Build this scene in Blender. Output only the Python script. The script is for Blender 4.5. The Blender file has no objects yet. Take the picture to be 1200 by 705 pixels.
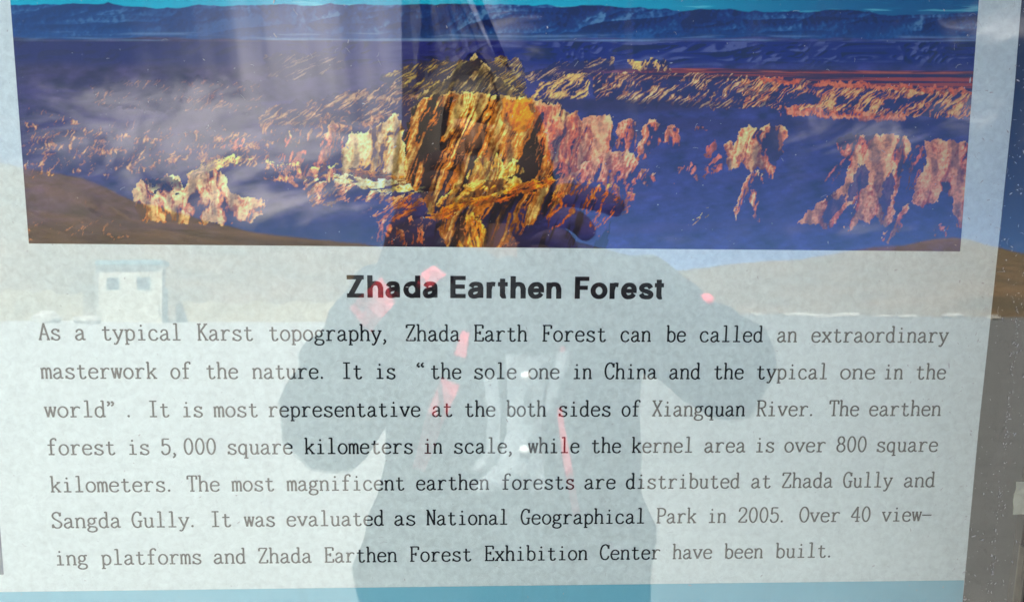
import bpy, bmesh, math, random
import numpy as np
from mathutils import Vector, Matrix

scene = bpy.context.scene
C = scene.collection
R = math.radians
random.seed(7)

# ------------------------------------------------------------------ camera, sky, sun, exposure
TILT = R(8.2)                       # the board leans back by this much
ORG = Vector((0, 0, 1.4216))        # origin of the poster plane
BOARD = Matrix.Translation(ORG) @ Matrix.Rotation(math.pi / 2 - TILT, 4, 'X')   # local x = along, y = up the board, z = towards the viewer
CAMD = 0.55
cam_d = bpy.data.cameras.new('camera')
cam = bpy.data.objects.new('camera', cam_d)
C.objects.link(cam)
cam_d.sensor_fit = 'HORIZONTAL'
cam_d.sensor_width = 36.0
cam_d.lens = 36.0 * 950.0 / 1200.0
cam_d.clip_start = 0.02
cam_d.clip_end = 6000
cam_d.dof.use_dof = True            # focused on the paper, a phone-sized aperture of about 2 mm
cam_d.dof.focus_distance = CAMD
cam_d.dof.aperture_fstop = 16.0
CM = Matrix(((0.99880, -0.00532, -0.04863, 0), (0.01223, 0.98964, 0.14302, 0), (0.04737, -0.14345, 0.98852, CAMD), (0, 0, 0, 1)))
cam.matrix_world = BOARD @ CM
scene.camera = cam

SUN_EL, SUN_ROT = R(58), R(-14)
world = bpy.data.worlds.new('World')
scene.world = world
world.use_nodes = True
wt = world.node_tree
for n in list(wt.nodes):
    wt.nodes.remove(n)


def N(t, typ, **kw):
    n = t.nodes.new(typ)
    for k, v in kw.items():
        if k == 'inp':
            for kk, vv in v.items():
                n.inputs[kk].default_value = vv
        else:
            setattr(n, k, v)
    return n


def math_n(t, op, a, b=None, c=None, clamp=False):
    n = t.nodes.new('ShaderNodeMath')
    n.operation = op
    n.use_clamp = clamp
    for i, v in enumerate((a, b, c)):
        if v is None:
            continue
        if hasattr(v, 'is_linked') or hasattr(v, 'links'):
            t.links.new(v, n.inputs[i])
        else:
            n.inputs[i].default_value = v
    return n.outputs[0]


w_out = N(wt, 'ShaderNodeOutputWorld')
w_bg = N(wt, 'ShaderNodeBackground', inp={'Strength': 0.05})
sky = N(wt, 'ShaderNodeTexSky', sky_type='NISHITA', sun_disc=False, sun_elevation=SUN_EL, sun_rotation=SUN_ROT,
        altitude=6500.0, air_density=0.55, dust_density=0.0, ozone_density=7.0)
tc = N(wt, 'ShaderNodeTexCoord')
sep = N(wt, 'ShaderNodeSeparateXYZ')
wt.links.new(tc.outputs['Generated'], sep.inputs[0])
# coordinates of a high, flat cloud layer: x / z and y / z for an overhead sheet
zc = math_n(wt, 'MAXIMUM', math_n(wt, 'ADD', sep.outputs[2], 0.10), 0.03)
comb = N(wt, 'ShaderNodeCombineXYZ')
wt.links.new(math_n(wt, 'DIVIDE', sep.outputs[0], zc), comb.inputs[0])
wt.links.new(math_n(wt, 'DIVIDE', sep.outputs[1], zc), comb.inputs[1])
n1 = N(wt, 'ShaderNodeTexNoise', inp={'Scale': 1.15, 'Detail': 7.0, 'Roughness': 0.62, 'Distortion': 0.9})
wt.links.new(comb.outputs[0], n1.inputs['Vector'])
# drifting banks: the cloud cover as it stands over the valley, by compass bearing and height
az = math_n(wt, 'DIVIDE', sep.outputs[0], math_n(wt, 'MAXIMUM', math_n(wt, 'ABSOLUTE', sep.outputs[1]), 0.05))
el = math_n(wt, 'DIVIDE', sep.outputs[2], math_n(wt, 'MAXIMUM', math_n(wt, 'ABSOLUTE', sep.outputs[1]), 0.05))


def bank(a, e, sa, se, gain):
    dx = math_n(wt, 'DIVIDE', math_n(wt, 'SUBTRACT', az, a), sa)
    dy = math_n(wt, 'DIVIDE', math_n(wt, 'SUBTRACT', el, e), se)
    q = math_n(wt, 'ADD', math_n(wt, 'MULTIPLY', dx, dx), math_n(wt, 'MULTIPLY', dy, dy))
    g = math_n(wt, 'EXPONENT', math_n(wt, 'MULTIPLY', q, -1.0))
    return math_n(wt, 'MULTIPLY', g, gain)


cm2 = N(wt, 'ShaderNodeCombineXYZ')
wt.links.new(math_n(wt, 'MULTIPLY', math_n(wt, 'SUBTRACT', az, math_n(wt, 'MULTIPLY', el, 0.9)), 9.0), cm2.inputs[0])
wt.links.new(math_n(wt, 'MULTIPLY', el, 12.0), cm2.inputs[1])
n2 = N(wt, 'ShaderNodeTexNoise', inp={'Scale': 1.0, 'Detail': 6.0, 'Roughness': 0.62, 'Distortion': 2.2})
wt.links.new(cm2.outputs[0], n2.inputs['Vector'])
cm3 = N(wt, 'ShaderNodeCombineXYZ')                       # rain-like streamers hanging from the cloud
wt.links.new(math_n(wt, 'MULTIPLY', math_n(wt, 'ADD', az, math_n(wt, 'MULTIPLY', el, 0.15)), 26.0), cm3.inputs[0])
wt.links.new(math_n(wt, 'MULTIPLY', el, 2.2), cm3.inputs[1])
n3 = N(wt, 'ShaderNodeTexNoise', inp={'Scale': 1.0, 'Detail': 3.0, 'Roughness': 0.5, 'Distortion': 0.2})
wt.links.new(cm3.outputs[0], n3.inputs['Vector'])
cover = None
for args in ((-0.40, 0.19, 0.17, 0.060, 0.50), (-0.30, 0.24, 0.16, 0.040, 0.42), (-0.20, 0.19, 0.22, 0.060, 0.50), (-0.23, 0.115, 0.10, 0.022, 0.60),
             (0.50, 0.21, 0.12, 0.035, 0.40), (0.66, 0.36, 0.10, 0.028, 0.60), (0.66, 0.25, 0.08, 0.04, 0.36), (0.48, 0.092, 0.12, 0.010, 0.44), (0.255, 0.080, 0.06, 0.008, 0.34),
             (-0.04, 0.05, 0.10, 0.03, 0.36), (-0.02, 0.34, 0.09, 0.07, 0.55), (0.16, 0.045, 0.08, 0.018, 0.40), (-0.62, 0.16, 0.05, 0.03, 0.5)):
    b = bank(*args)
    cover = b if cover is None else math_n(wt, 'ADD', cover, b)
low = math_n(wt, 'MULTIPLY', math_n(wt, 'SUBTRACT', n2.outputs[0], 0.5), 1.7)
high = math_n(wt, 'MULTIPLY', math_n(wt, 'SUBTRACT', n1.outputs[0], 0.60), 1.6)
streak = math_n(wt, 'MULTIPLY', bank(-0.20, 0.30, 0.16, 0.16, 1.3), math_n(wt, 'MULTIPLY', math_n(wt, 'ADD', n3.outputs[0], 0.05), 0.95))
lowc = math_n(wt, 'ADD', math_n(wt, 'ADD', low, cover), -0.10)
cl = math_n(wt, 'ADD', math_n(wt, 'MAXIMUM', math_n(wt, 'MAXIMUM', lowc, streak), 0.0), math_n(wt, 'MULTIPLY', math_n(wt, 'MAXIMUM', high, 0.0), math_n(wt, 'MULTIPLY', el, 1.6, clamp=True)))
mr = N(wt, 'ShaderNodeMapRange', interpolation_type='SMOOTHSTEP', inp={1: 0.08, 2: 0.95, 3: 0.0, 4: 0.86})
wt.links.new(cl, mr.inputs[0])
mixc = N(wt, 'ShaderNodeMix', data_type='RGBA')
wt.links.new(mr.outputs[0], mixc.inputs['Factor'])
wt.links.new(sky.outputs[0], mixc.inputs['A'])
mixc.inputs['B'].default_value = (10.0, 9.3, 9.9, 1)
wt.links.new(mixc.outputs['Result'], w_bg.inputs[0])
wt.links.new(w_bg.outputs[0], w_out.inputs[0])

sun_d = bpy.data.lights.new('sun', 'SUN')
sun_d.energy = 5.0
sun_d.angle = R(0.5)
sun_d.color = (1.0, 0.96, 0.90)
sun = bpy.data.objects.new('sun', sun_d)
C.objects.link(sun)
sd = Vector((math.sin(SUN_ROT) * math.cos(SUN_EL), math.cos(SUN_ROT) * math.cos(SUN_EL), math.sin(SUN_EL)))
sun.rotation_euler = sd.to_track_quat('Z', 'Y').to_euler()
sun.location = (0, 0, 20)

vs = scene.view_settings
vs.view_transform = 'Standard'
vs.look = 'None'
vs.gamma = 1
vs.exposure = 3.36
scene.render.engine = 'CYCLES'
cy = scene.cycles
cy.use_denoising = True
cy.max_bounces = 8
cy.diffuse_bounces = 3
cy.glossy_bounces = 3
cy.transparent_max_bounces = 12
cy.sample_clamp_indirect = 20


# ------------------------------------------------------------------ helpers
def link(o, parent=None):
    C.objects.link(o)
    if parent is not None:
        o.parent = parent
    return o


def tag(o, label=None, cat=None, group=None, kind=None):
    if label:
        o['label'] = label
    if cat:
        o['category'] = cat
    if group:
        o['group'] = group
    if kind:
        o['kind'] = kind
    return o


def empty(name, loc=(0, 0, 0), mat=None):
    o = bpy.data.objects.new(name, None)
    C.objects.link(o)
    if mat is not None:
        o.matrix_world = mat
    else:
        o.location = loc
    return o


def mesh_obj(name, verts, faces, mat, parent=None, smooth=False):
    me = bpy.data.meshes.new(name)
    me.from_pydata([tuple(v) for v in verts], [], faces)
    me.update()
    if mat:
        me.materials.append(mat)
    if smooth:
        for p in me.polygons:
            p.use_smooth = True
    return link(bpy.data.objects.new(name, me), parent)


def bm_obj(name, bm, mat, parent=None, smooth=False):
    me = bpy.data.meshes.new(name)
    bm.to_mesh(me)
    bm.free()
    if mat:
        me.materials.append(mat)
    if smooth:
        for p in me.polygons:
            p.use_smooth = True
    return link(bpy.data.objects.new(name, me), parent)


def add_box(bm, x0, x1, y0, y1, z0, z1, bevel=0.0):
    r = bmesh.ops.create_cube(bm, size=1.0)
    bmesh.ops.scale(bm, vec=(x1 - x0, y1 - y0, z1 - z0), verts=r['verts'])
    bmesh.ops.translate(bm, vec=((x0 + x1) / 2, (y0 + y1) / 2, (z0 + z1) / 2), verts=r['verts'])
    if bevel:
        es = list({e for v in r['verts'] for e in v.link_edges})
        bmesh.ops.bevel(bm, geom=es, offset=bevel, segments=2, affect='EDGES')


def box(name, b, mat, parent=None, bevel=0.0, smooth=False):
    bm = bmesh.new()
    add_box(bm, *b, bevel=bevel)
    return bm_obj(name, bm, mat, parent, smooth)


def material(name, col, rough=0.6, spec=0.4, noise=None, bump=None, sheen=0.0, coat=0.0):
    """noise = (scale, amount, second colour); bump = (scale, strength, distance)"""
    m = bpy.data.materials.new(name)
    m.use_nodes = True
    t = m.node_tree
    p = t.nodes['Principled BSDF']
    p.inputs['Base Color'].default_value = (*col, 1)
    p.inputs['Roughness'].default_value = rough
    p.inputs['Specular IOR Level'].default_value = spec
    if coat:
        p.inputs['Coat Weight'].default_value = coat
    tcn = t.nodes.new('ShaderNodeTexCoord')
    if noise:
        sc, amt, c2 = noise
        n = N(t, 'ShaderNodeTexNoise', inp={'Scale': sc, 'Detail': 6.0, 'Roughness': 0.6})
        t.links.new(tcn.outputs['Object'], n.inputs['Vector'])
        mr_ = N(t, 'ShaderNodeMapRange', inp={1: 0.3, 2: 0.7, 3: 0.0, 4: amt})
        t.links.new(n.outputs[0], mr_.inputs[0])
        mx = N(t, 'ShaderNodeMix', data_type='RGBA')
        mx.inputs['A'].default_value = (*col, 1)
        mx.inputs['B'].default_value = (*c2, 1)
        t.links.new(mr_.outputs[0], mx.inputs['Factor'])
        t.links.new(mx.outputs['Result'], p.inputs['Base Color'])
    if bump:
        sc, st, di = bump
        n = N(t, 'ShaderNodeTexNoise', inp={'Scale': sc, 'Detail': 4.0, 'Roughness': 0.6})
        t.links.new(tcn.outputs['Object'], n.inputs['Vector'])
        b = N(t, 'ShaderNodeBump', inp={'Strength': st, 'Distance': di})
        t.links.new(n.outputs[0], b.inputs['Height'])
        t.links.new(b.outputs[0], p.inputs['Normal'])
    return m


# ------------------------------------------------------------------ ground and hills
def ground_material():
    """trodden pale sand on one side going over into grey gravel on the other"""
    m = material('sandy_grey_ground', (0.3, 0.3, 0.3), 0.9, 0.2, None, (3.0, 0.5, 0.05))
    t = m.node_tree
    p = t.nodes['Principled BSDF']
    tcg = t.nodes.new('ShaderNodeTexCoord')
    sp_ = N(t, 'ShaderNodeSeparateXYZ')
    t.links.new(tcg.outputs['Object'], sp_.inputs[0])
    na_ = N(t, 'ShaderNodeTexNoise', inp={'Scale': 0.35, 'Detail': 6.0, 'Roughness': 0.6})
    nb_ = N(t, 'ShaderNodeTexNoise', inp={'Scale': 2.2, 'Detail': 5.0, 'Roughness': 0.65})
    for k in (na_, nb_):
        t.links.new(tcg.outputs['Object'], k.inputs['Vector'])
    w_ = math_n(t, 'ADD', math_n(t, 'MULTIPLY', sp_.outputs[0], 0.24), math_n(t, 'MULTIPLY', math_n(t, 'SUBTRACT', na_.outputs[0], 0.5), 1.2))
    mr_ = N(t, 'ShaderNodeMapRange', interpolation_type='SMOOTHSTEP', inp={1: -0.55, 2: 0.75, 3: 0.0, 4: 1.0})
    t.links.new(w_, mr_.inputs[0])
    mx = N(t, 'ShaderNodeMix', data_type='RGBA')
    mx.inputs['A'].default_value = (0.275, 0.272, 0.26, 1)
    mx.inputs['B'].default_value = (0.140, 0.140, 0.133, 1)
    t.links.new(mr_.outputs[0], mx.inputs['Factor'])
    mx2 = N(t, 'ShaderNodeMix', data_type='RGBA', blend_type='MULTIPLY', inp={'Factor': 1.0})
    v2 = math_n(t, 'MULTIPLY_ADD', nb_.outputs[0], 0.5, 0.75)
    cc_ = N(t, 'ShaderNodeCombineColor')
    for k in range(3):
        t.links.new(v2, cc_.inputs[k])
    t.links.new(mx.outputs['Result'], mx2.inputs['A'])
    t.links.new(cc_.outputs[0], mx2.inputs['B'])
    t.links.new(mx2.outputs['Result'], p.inputs['Base Color'])
    return m


m_ground = ground_material()
m_hill = material('brown_hillside', (0.185, 0.118, 0.062), 0.95, 0.1, (0.14, 1.0, (0.085, 0.072, 0.045)), (0.35, 1.0, 1.6))

S = 2500.0
go = mesh_obj('ground', [(-S, -S, 0), (S, -S, 0), (S, S, 0), (-S, S, 0)], [(0, 1, 2, 3)], m_ground)
tag(go, kind='structure')


def vnoise(x, y, seed):
    xi, yi = np.floor(x).astype(np.int64), np.floor(y).astype(np.int64)
    xf, yf = x - xi, y - yi
    u, v = xf * xf * (3 - 2 * xf), yf * yf * (3 - 2 * yf)

    def h(a, b):
        n = (a * 374761393 + b * 668265263 + seed * 1442695041) & 0xffffffff
        n = ((n ^ (n >> 13)) * 1274126177) & 0xffffffff
        n = (n ^ (n >> 16)) & 0xffffffff
        return n.astype(np.float64) / 4294967295.0
    return (h(xi, yi) * (1 - u) + h(xi + 1, yi) * u) * (1 - v) + (h(xi, yi + 1) * (1 - u) + h(xi + 1, yi + 1) * u) * v


def fbm(x, y, octv=4, seed=0, gain=0.5):
    x = np.asarray(x, dtype=np.float64)
    y = np.asarray(y, dtype=np.float64)
    s, a, tot = 0.0, 1.0, 0.0
    for i in range(octv):
        c_, q_ = math.cos(0.4 + 1.3 * i), math.sin(0.4 + 1.3 * i)
        s = s + a * vnoise((x * c_ - y * q_) * 2 ** i + 17.3 * i, (x * q_ + y * c_) * 2 ** i - 9.1 * i, seed + i)
        tot += a
        a *= gain
    return s / tot


# skyline of the hills round the open ground: bearing from -Y in degrees -> elevation in degrees
SKYL = [(-180, 3.0), (-120, 4.0), (-70, 6.5), (-45, 8.5), (-35, 8.6), (-28.2, 7.9), (-25, 7.3), (-22, 6.1), (-14.8, 4.7), (-9, 3.8), (0, 2.2), (8.8, 1.9),
        (15, 2.3), (25.6, 3.3), (31.7, 3.9), (35, 2.9), (45, 2.4), (80, 4.5), (130, 3.5), (180, 3.0)]
na, nr = 720, 46
azs = np.radians(np.linspace(-180, 180, na, endpoint=False))
e_sky = np.radians(np.interp(np.degrees(azs), [a for a, _ in SKYL], [b for _, b in SKYL]))
foot = np.interp(np.degrees(azs), [-180, -60, -30, -10, 10, 25, 40, 60, 180], [90, 60, 56, 56, 75, 100, 100, 80, 90])
verts, faces = [], []
tt = np.linspace(0, 1, nr)
AZ, TT = np.meshgrid(azs, tt, indexing='ij')
F_ = foot[:, None]
CR = F_ * 2.3
RAD = F_ + (CR - F_) * TT * 1.9
prof = np.where(RAD < CR, np.clip((RAD - F_) / (CR - F_), 0, 1) ** 0.85, 1.0 - 0.25 * np.clip((RAD - CR) / (CR * 0.9), 0, 1))
XX, YY = np.sin(AZ) * RAD, -np.cos(AZ) * RAD
HH = (CR * np.tan(e_sky)[:, None] + 1.5) * prof
HH = HH * (0.93 + 0.14 * fbm(XX / 22, YY / 22, 4, 3)) + (fbm(XX / 6, YY / 6, 3, 9) - 0.5) * 0.9 * np.clip((RAD - F_) / 20, 0, 1)
HH[:, 0] = -0.3
for i in range(na):
    for j in range(nr):
        verts.append((XX[i, j], YY[i, j], HH[i, j]))
for i in range(na):
    k = (i + 1) % na
    for j in range(nr - 1):
        faces.append((i * nr + j, k * nr + j, k * nr + j + 1, i * nr + j + 1))
hills = mesh_obj('hills', verts, faces, m_hill, smooth=True)
tag(hills, kind='structure')

# ------------------------------------------------------------------ display case
m_wood = material('dark_brown_wood', (0.045, 0.020, 0.010), 0.45, 0.5, (30, 0.8, (0.022, 0.010, 0.006)), (60, 0.3, 0.002))
m_back = material('dark_backing_board', (0.045, 0.030, 0.030), 0.7, 0.3, (9, 0.9, (0.025, 0.022, 0.024)))
m_tape = material('cream_tape', (0.62, 0.58, 0.48), 0.6, 0.3, (120, 0.6, (0.48, 0.43, 0.34)), (200, 0.3, 0.001))
m_bead = material('glazing_bead', (0.30, 0.24, 0.18), 0.5, 0.4, (80, 0.7, (0.16, 0.11, 0.07)))

GZ = 0.100          # front of the glass stands this far before the paper
case = tag(empty('display_case', mat=BOARD), 'glazed notice case with dark brown wooden frame around the printed poster', 'display case')
UL, UR, VB, VT = -0.95, 0.4035, -0.52, 0.46     # opening of the frame
box('back_panel', (UL - 0.03, UR + 0.03, VB - 0.03, VT + 0.03, -0.03, -0.012), m_back, case)
# frame rails and stiles; the right stile leans in a little towards the foot
def prism(name, quad, z0, z1, mat, parent):
    v = [(x, y, z0) for x, y in quad] + [(x, y, z1) for x, y in quad]
    n = len(quad)
    f = [tuple(range(n))[::-1], tuple(range(n, 2 * n))] + [(i, (i + 1) % n, n + (i + 1) % n, n + i) for i in range(n)]
    return mesh_obj(name, v, f, mat, parent)


FR = 0.075
prism('stile', [(UR + 0.001, VB), (UR + FR, VB), (UR + FR, VT), (UR + 0.022, VT)], -0.012, GZ + 0.095, m_wood, case)
prism('stile', [(UL - FR, VB), (UL, VB), (UL, VT), (UL - FR, VT)], -0.012, GZ + 0.030, m_wood, case)
prism('rail', [(UL - FR, VT), (UR + FR, VT), (UR + FR, VT + FR), (UL - FR, VT + FR)], -0.012, GZ + 0.030, m_wood, case)
prism('rail', [(UL - FR, VB - FR), (UR + FR, VB - FR), (UR + FR, VB), (UL - FR, VB)], -0.012, GZ + 0.030, m_wood, case)
prism('glazing_bead', [(UR - 0.0012, -0.5), (UR + 0.0008, -0.5), (UR + 0.0040, -0.26), (UR + 0.0020, -0.26)], 0.000, 0.006, m_bead, case)
# posts down to the ground and a thin capping board
HV = VT + FR
for x0 in (UL - FR, UR + FR - 0.07):
    prism('post', [(x0, -1.45), (x0 + 0.07, -1.45), (x0 + 0.07, HV), (x0, HV)], -0.10, -0.031, m_wood, case)
prism('cap_board', [(UL - FR - 0.02, HV + 0.001), (UR + FR + 0.02, HV + 0.001), (UR + FR + 0.02, HV + 0.025), (UL - FR - 0.02, HV + 0.025)], -0.10, GZ + 0.05, m_wood, case)


def glass_material():
    m = bpy.data.materials.new('window_glass')
    m.use_nodes = True
    t = m.node_tree
    for n in list(t.nodes):
        t.nodes.remove(n)
    out = N(t, 'ShaderNodeOutputMaterial')
    tr = N(t, 'ShaderNodeBsdfTransparent')
    tr.inputs[0].default_value = (0.925, 0.965, 0.945, 1)
    gl = N(t, 'ShaderNodeBsdfGlossy', inp={'Roughness': 0.0})
    geo = N(t, 'ShaderNodeNewGeometry')
    dot = N(t, 'ShaderNodeVectorMath', operation='DOT_PRODUCT')
    t.links.new(geo.outputs['Incoming'], dot.inputs[0])
    t.links.new(geo.outputs['Normal'], dot.inputs[1])
    c = math_n(t, 'SUBTRACT', 1.0, math_n(t, 'ABSOLUTE', dot.outputs['Value']))
    p5 = math_n(t, 'POWER', c, 5.0)
    f = math_n(t, 'ADD', math_n(t, 'MULTIPLY', p5, 0.948), 0.050)
    mx = N(t, 'ShaderNodeMixShader')
    t.links.new(f, mx.inputs[0])
    t.links.new(tr.outputs[0], mx.inputs[1])
    t.links.new(gl.outputs[0], mx.inputs[2])
    tcg = t.nodes.new('ShaderNodeTexCoord')
    n = N(t, 'ShaderNodeTexNoise', inp={'Scale': 7.0, 'Detail': 1.0, 'Roughness': 0.4})
    t.links.new(tcg.outputs['Object'], n.inputs['Vector'])
    b = N(t, 'ShaderNodeBump', inp={'Strength': 0.35, 'Distance': 0.0012})
    t.links.new(n.outputs[0], b.inputs['Height'])
    t.links.new(b.outputs[0], gl.inputs['Normal'])
    # a thin wiped film of dust: streaks and smears
    mp = N(t, 'ShaderNodeMapping', inp={'Scale': (14.0, 3.0, 1.0), 'Rotation': (0, 0, 0.5)})
    t.links.new(tcg.outputs['Object'], mp.inputs['Vector'])
    fn = N(t, 'ShaderNodeTexNoise', inp={'Scale': 2.2, 'Detail': 7.0, 'Roughness': 0.68, 'Distortion': 1.4})
    t.links.new(mp.outputs[0], fn.inputs['Vector'])
    fr = N(t, 'ShaderNodeMapRange', interpolation_type='SMOOTHSTEP', inp={1: 0.50, 2: 0.78, 3: 0.0, 4: 0.045})
    t.links.new(fn.outputs[0], fr.inputs[0])
    df = N(t, 'ShaderNodeBsdfDiffuse')
    df.inputs[0].default_value = (0.45, 0.44, 0.42, 1)
    mxf = N(t, 'ShaderNodeMixShader')
    t.links.new(fr.outputs[0], mxf.inputs[0])
    t.links.new(mx.outputs[0], mxf.inputs[1])
    t.links.new(df.outputs[0], mxf.inputs[2])
    t.links.new(mxf.outputs[0], out.inputs[0])
    return m


m_glass = glass_material()
box('glass_pane', (UL + 0.0005, UR + 0.0300, VB + 0.0005, VT - 0.0005, GZ - 0.005, GZ), m_glass, case)

# cream patch of tape at the frame edge, stuck to the inside
bm = bmesh.new()
add_box(bm, 0.3945, 0.425, -0.2340, -0.2092, 0.0045, 0.0052)
bmesh.ops.subdivide_edges(bm, edges=bm.edges[:], cuts=4, use_grid_fill=True)
for v in bm.verts:
    v.co.x += 0.0004 * math.sin(v.co.y * 900)
    v.co.z += 0.0005 * math.sin(v.co.x * 500 + v.co.y * 300)
tag(bm_obj('tape_patch', bm, m_tape, case), 'cream square of tape at the right edge')

# ------------------------------------------------------------------ poster
poster = tag(empty('info_poster', mat=BOARD), 'white printed poster with canyon photograph, black title and paragraph of text', 'poster')


def paper_material():
    m = bpy.data.materials.new('fibrous_white_paper')
    m.use_nodes = True
    t = m.node_tree
    p = t.nodes['Principled BSDF']
    p.inputs['Roughness'].default_value = 0.8
    p.inputs['Specular IOR Level'].default_value = 0.15
    tcp = t.nodes.new('ShaderNodeTexCoord')
    n = N(t, 'ShaderNodeTexNoise', inp={'Scale': 210.0, 'Detail': 4.0, 'Roughness': 0.65, 'Distortion': 0.6})
    n2 = N(t, 'ShaderNodeTexNoise', inp={'Scale': 9.0, 'Detail': 3.0, 'Roughness': 0.5})
    n3 = N(t, 'ShaderNodeTexNoise', inp={'Scale': 420.0, 'Detail': 2.0, 'Roughness': 0.5})
    for k in (n, n2, n3):
        t.links.new(tcp.outputs['Object'], k.inputs['Vector'])
    a = math_n(t, 'MULTIPLY_ADD', math_n(t, 'SUBTRACT', n.outputs[0], 0.5), 0.44, 0.79)
    a = math_n(t, 'MULTIPLY_ADD', math_n(t, 'SUBTRACT', n2.outputs[0], 0.5), 0.05, a)
    sp = N(t, 'ShaderNodeMapRange', interpolation_type='SMOOTHSTEP', inp={1: 0.70, 2: 0.80, 3: 0.0, 4: 0.25})
    t.links.new(n3.outputs[0], sp.inputs[0])
    a = math_n(t, 'SUBTRACT', a, sp.outputs[0])
    cc = N(t, 'ShaderNodeCombineColor')
    t.links.new(math_n(t, 'MULTIPLY', a, PAPER[0]), cc.inputs[0])
    t.links.new(math_n(t, 'MULTIPLY', a, PAPER[1]), cc.inputs[1])
    t.links.new(math_n(t, 'MULTIPLY', a, PAPER[2]), cc.inputs[2])
    t.links.new(cc.outputs[0], p.inputs['Base Color'])
    b = N(t, 'ShaderNodeBump', inp={'Strength': 0.25, 'Distance': 0.0004})
    t.links.new(n.outputs[0], b.inputs['Height'])
    t.links.new(b.outputs[0], p.inputs['Normal'])
    return m


PAPER = (0.965, 0.995, 1.0)
m_paper = paper_material()
m_blue = material('printed_blue', (0.20, 0.50, 0.64), 0.7, 0.2, (150, 0.5, (0.23, 0.53, 0.67)))
m_ink = material('grey_black_ink', (0.012, 0.012, 0.015), 0.7, 0.2)
m_title = material('black_title_ink', (0.010, 0.005, 0.009), 0.6, 0.3)

PL, PB, PT = -0.90, -0.43, 0.40
right = [(0.4, 0.3660), (0.126, 0.3665), (0.062, 0.3678), (-0.04, 0.3672), (-0.107, 0.3666), (-0.17, 0.3658), (-0.234, 0.3661), (-0.305, 0.3665), (PB, 0.367)]
rv = [v for v, _ in right][::-1]
ru = [u for _, u in right][::-1]
bm = bmesh.new()
cols, rows = 60, 40
grid = []
for j in range(rows + 1):
    v = PB + (PT - PB) * j / rows
    ur = float(np.interp(v, rv, ru))
    grid.append([])
    for i in range(cols + 1):
        u = PL + (ur - PL) * i / cols
        grid[-1].append(bm.verts.new((u, v, -0.0006)))
for j in range(rows):
    for i in range(cols):
        bm.faces.new((grid[j][i], grid[j][i + 1], grid[j + 1][i + 1], grid[j + 1][i]))
r = bmesh.ops.extrude_face_region(bm, geom=bm.faces[:])
bmesh.ops.translate(bm, vec=(0, 0, 0.0006), verts=[g for g in r['geom'] if isinstance(g, bmesh.types.BMVert)])
bmesh.ops.recalc_face_normals(bm, faces=bm.faces[:])
bm_obj('paper_sheet', bm, m_paper, poster)


def sheet(name, pts, z, mat, parent):
    n = len(pts)
    return mesh_obj(name, [(x, y, z) for x, y in pts], [tuple(range(n))], mat, parent)


sheet('blue_band', [(PL, PB), (0.3668, PB), (0.3664, -0.305), (0.3660, -0.2872), (PL, -0.2878)], 0.00012, m_blue, poster)


# ---- the printed panorama: computed colours on a fine grid
def smooth(a, b, x):
    t_ = np.clip((x - a) / (b - a), 0, 1)
    return t_ * t_ * (3 - 2 * t_)


def srgb(r_, g_, b_):
    c = np.array([r_, g_, b_]) / 255.0
    return np.where(c <= 0.04045, c / 12.92, ((c + 0.055) / 1.055) ** 2.4)


def inside(px, py, poly):
    res = np.zeros(px.shape, bool)
    n = len(poly)
    for i in range(n):
        x0, y0 = poly[i]
        x1, y1 = poly[(i + 1) % n]
        if y0 == y1:
            continue
        c = ((y0 > py) != (y1 > py)) & (px < (x1 - x0) * (py - y0) / (y1 - y0) + x0)
        res ^= c
    return res


def ridged(x, y, octv=4, seed=0, gain=0.55):
    s, a, tot = 0.0, 1.0, 0.0
    for i in range(octv):
        c_, q_ = math.cos(0.5 + 1.1 * i), math.sin(0.5 + 1.1 * i)
        xr, yr = x * c_ - y * q_, x * q_ + y * c_
        s = s + a * (1 - np.abs(2 * vnoise(xr * 2 ** i + 11.7 * i, yr * 2 ** i + 5.3 * i, seed + i) - 1))
        tot += a
        a *= gain
    return s / tot


def mixc(img, col, a):
    return img * (1 - a[..., None]) + col * a[..., None]


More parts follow.
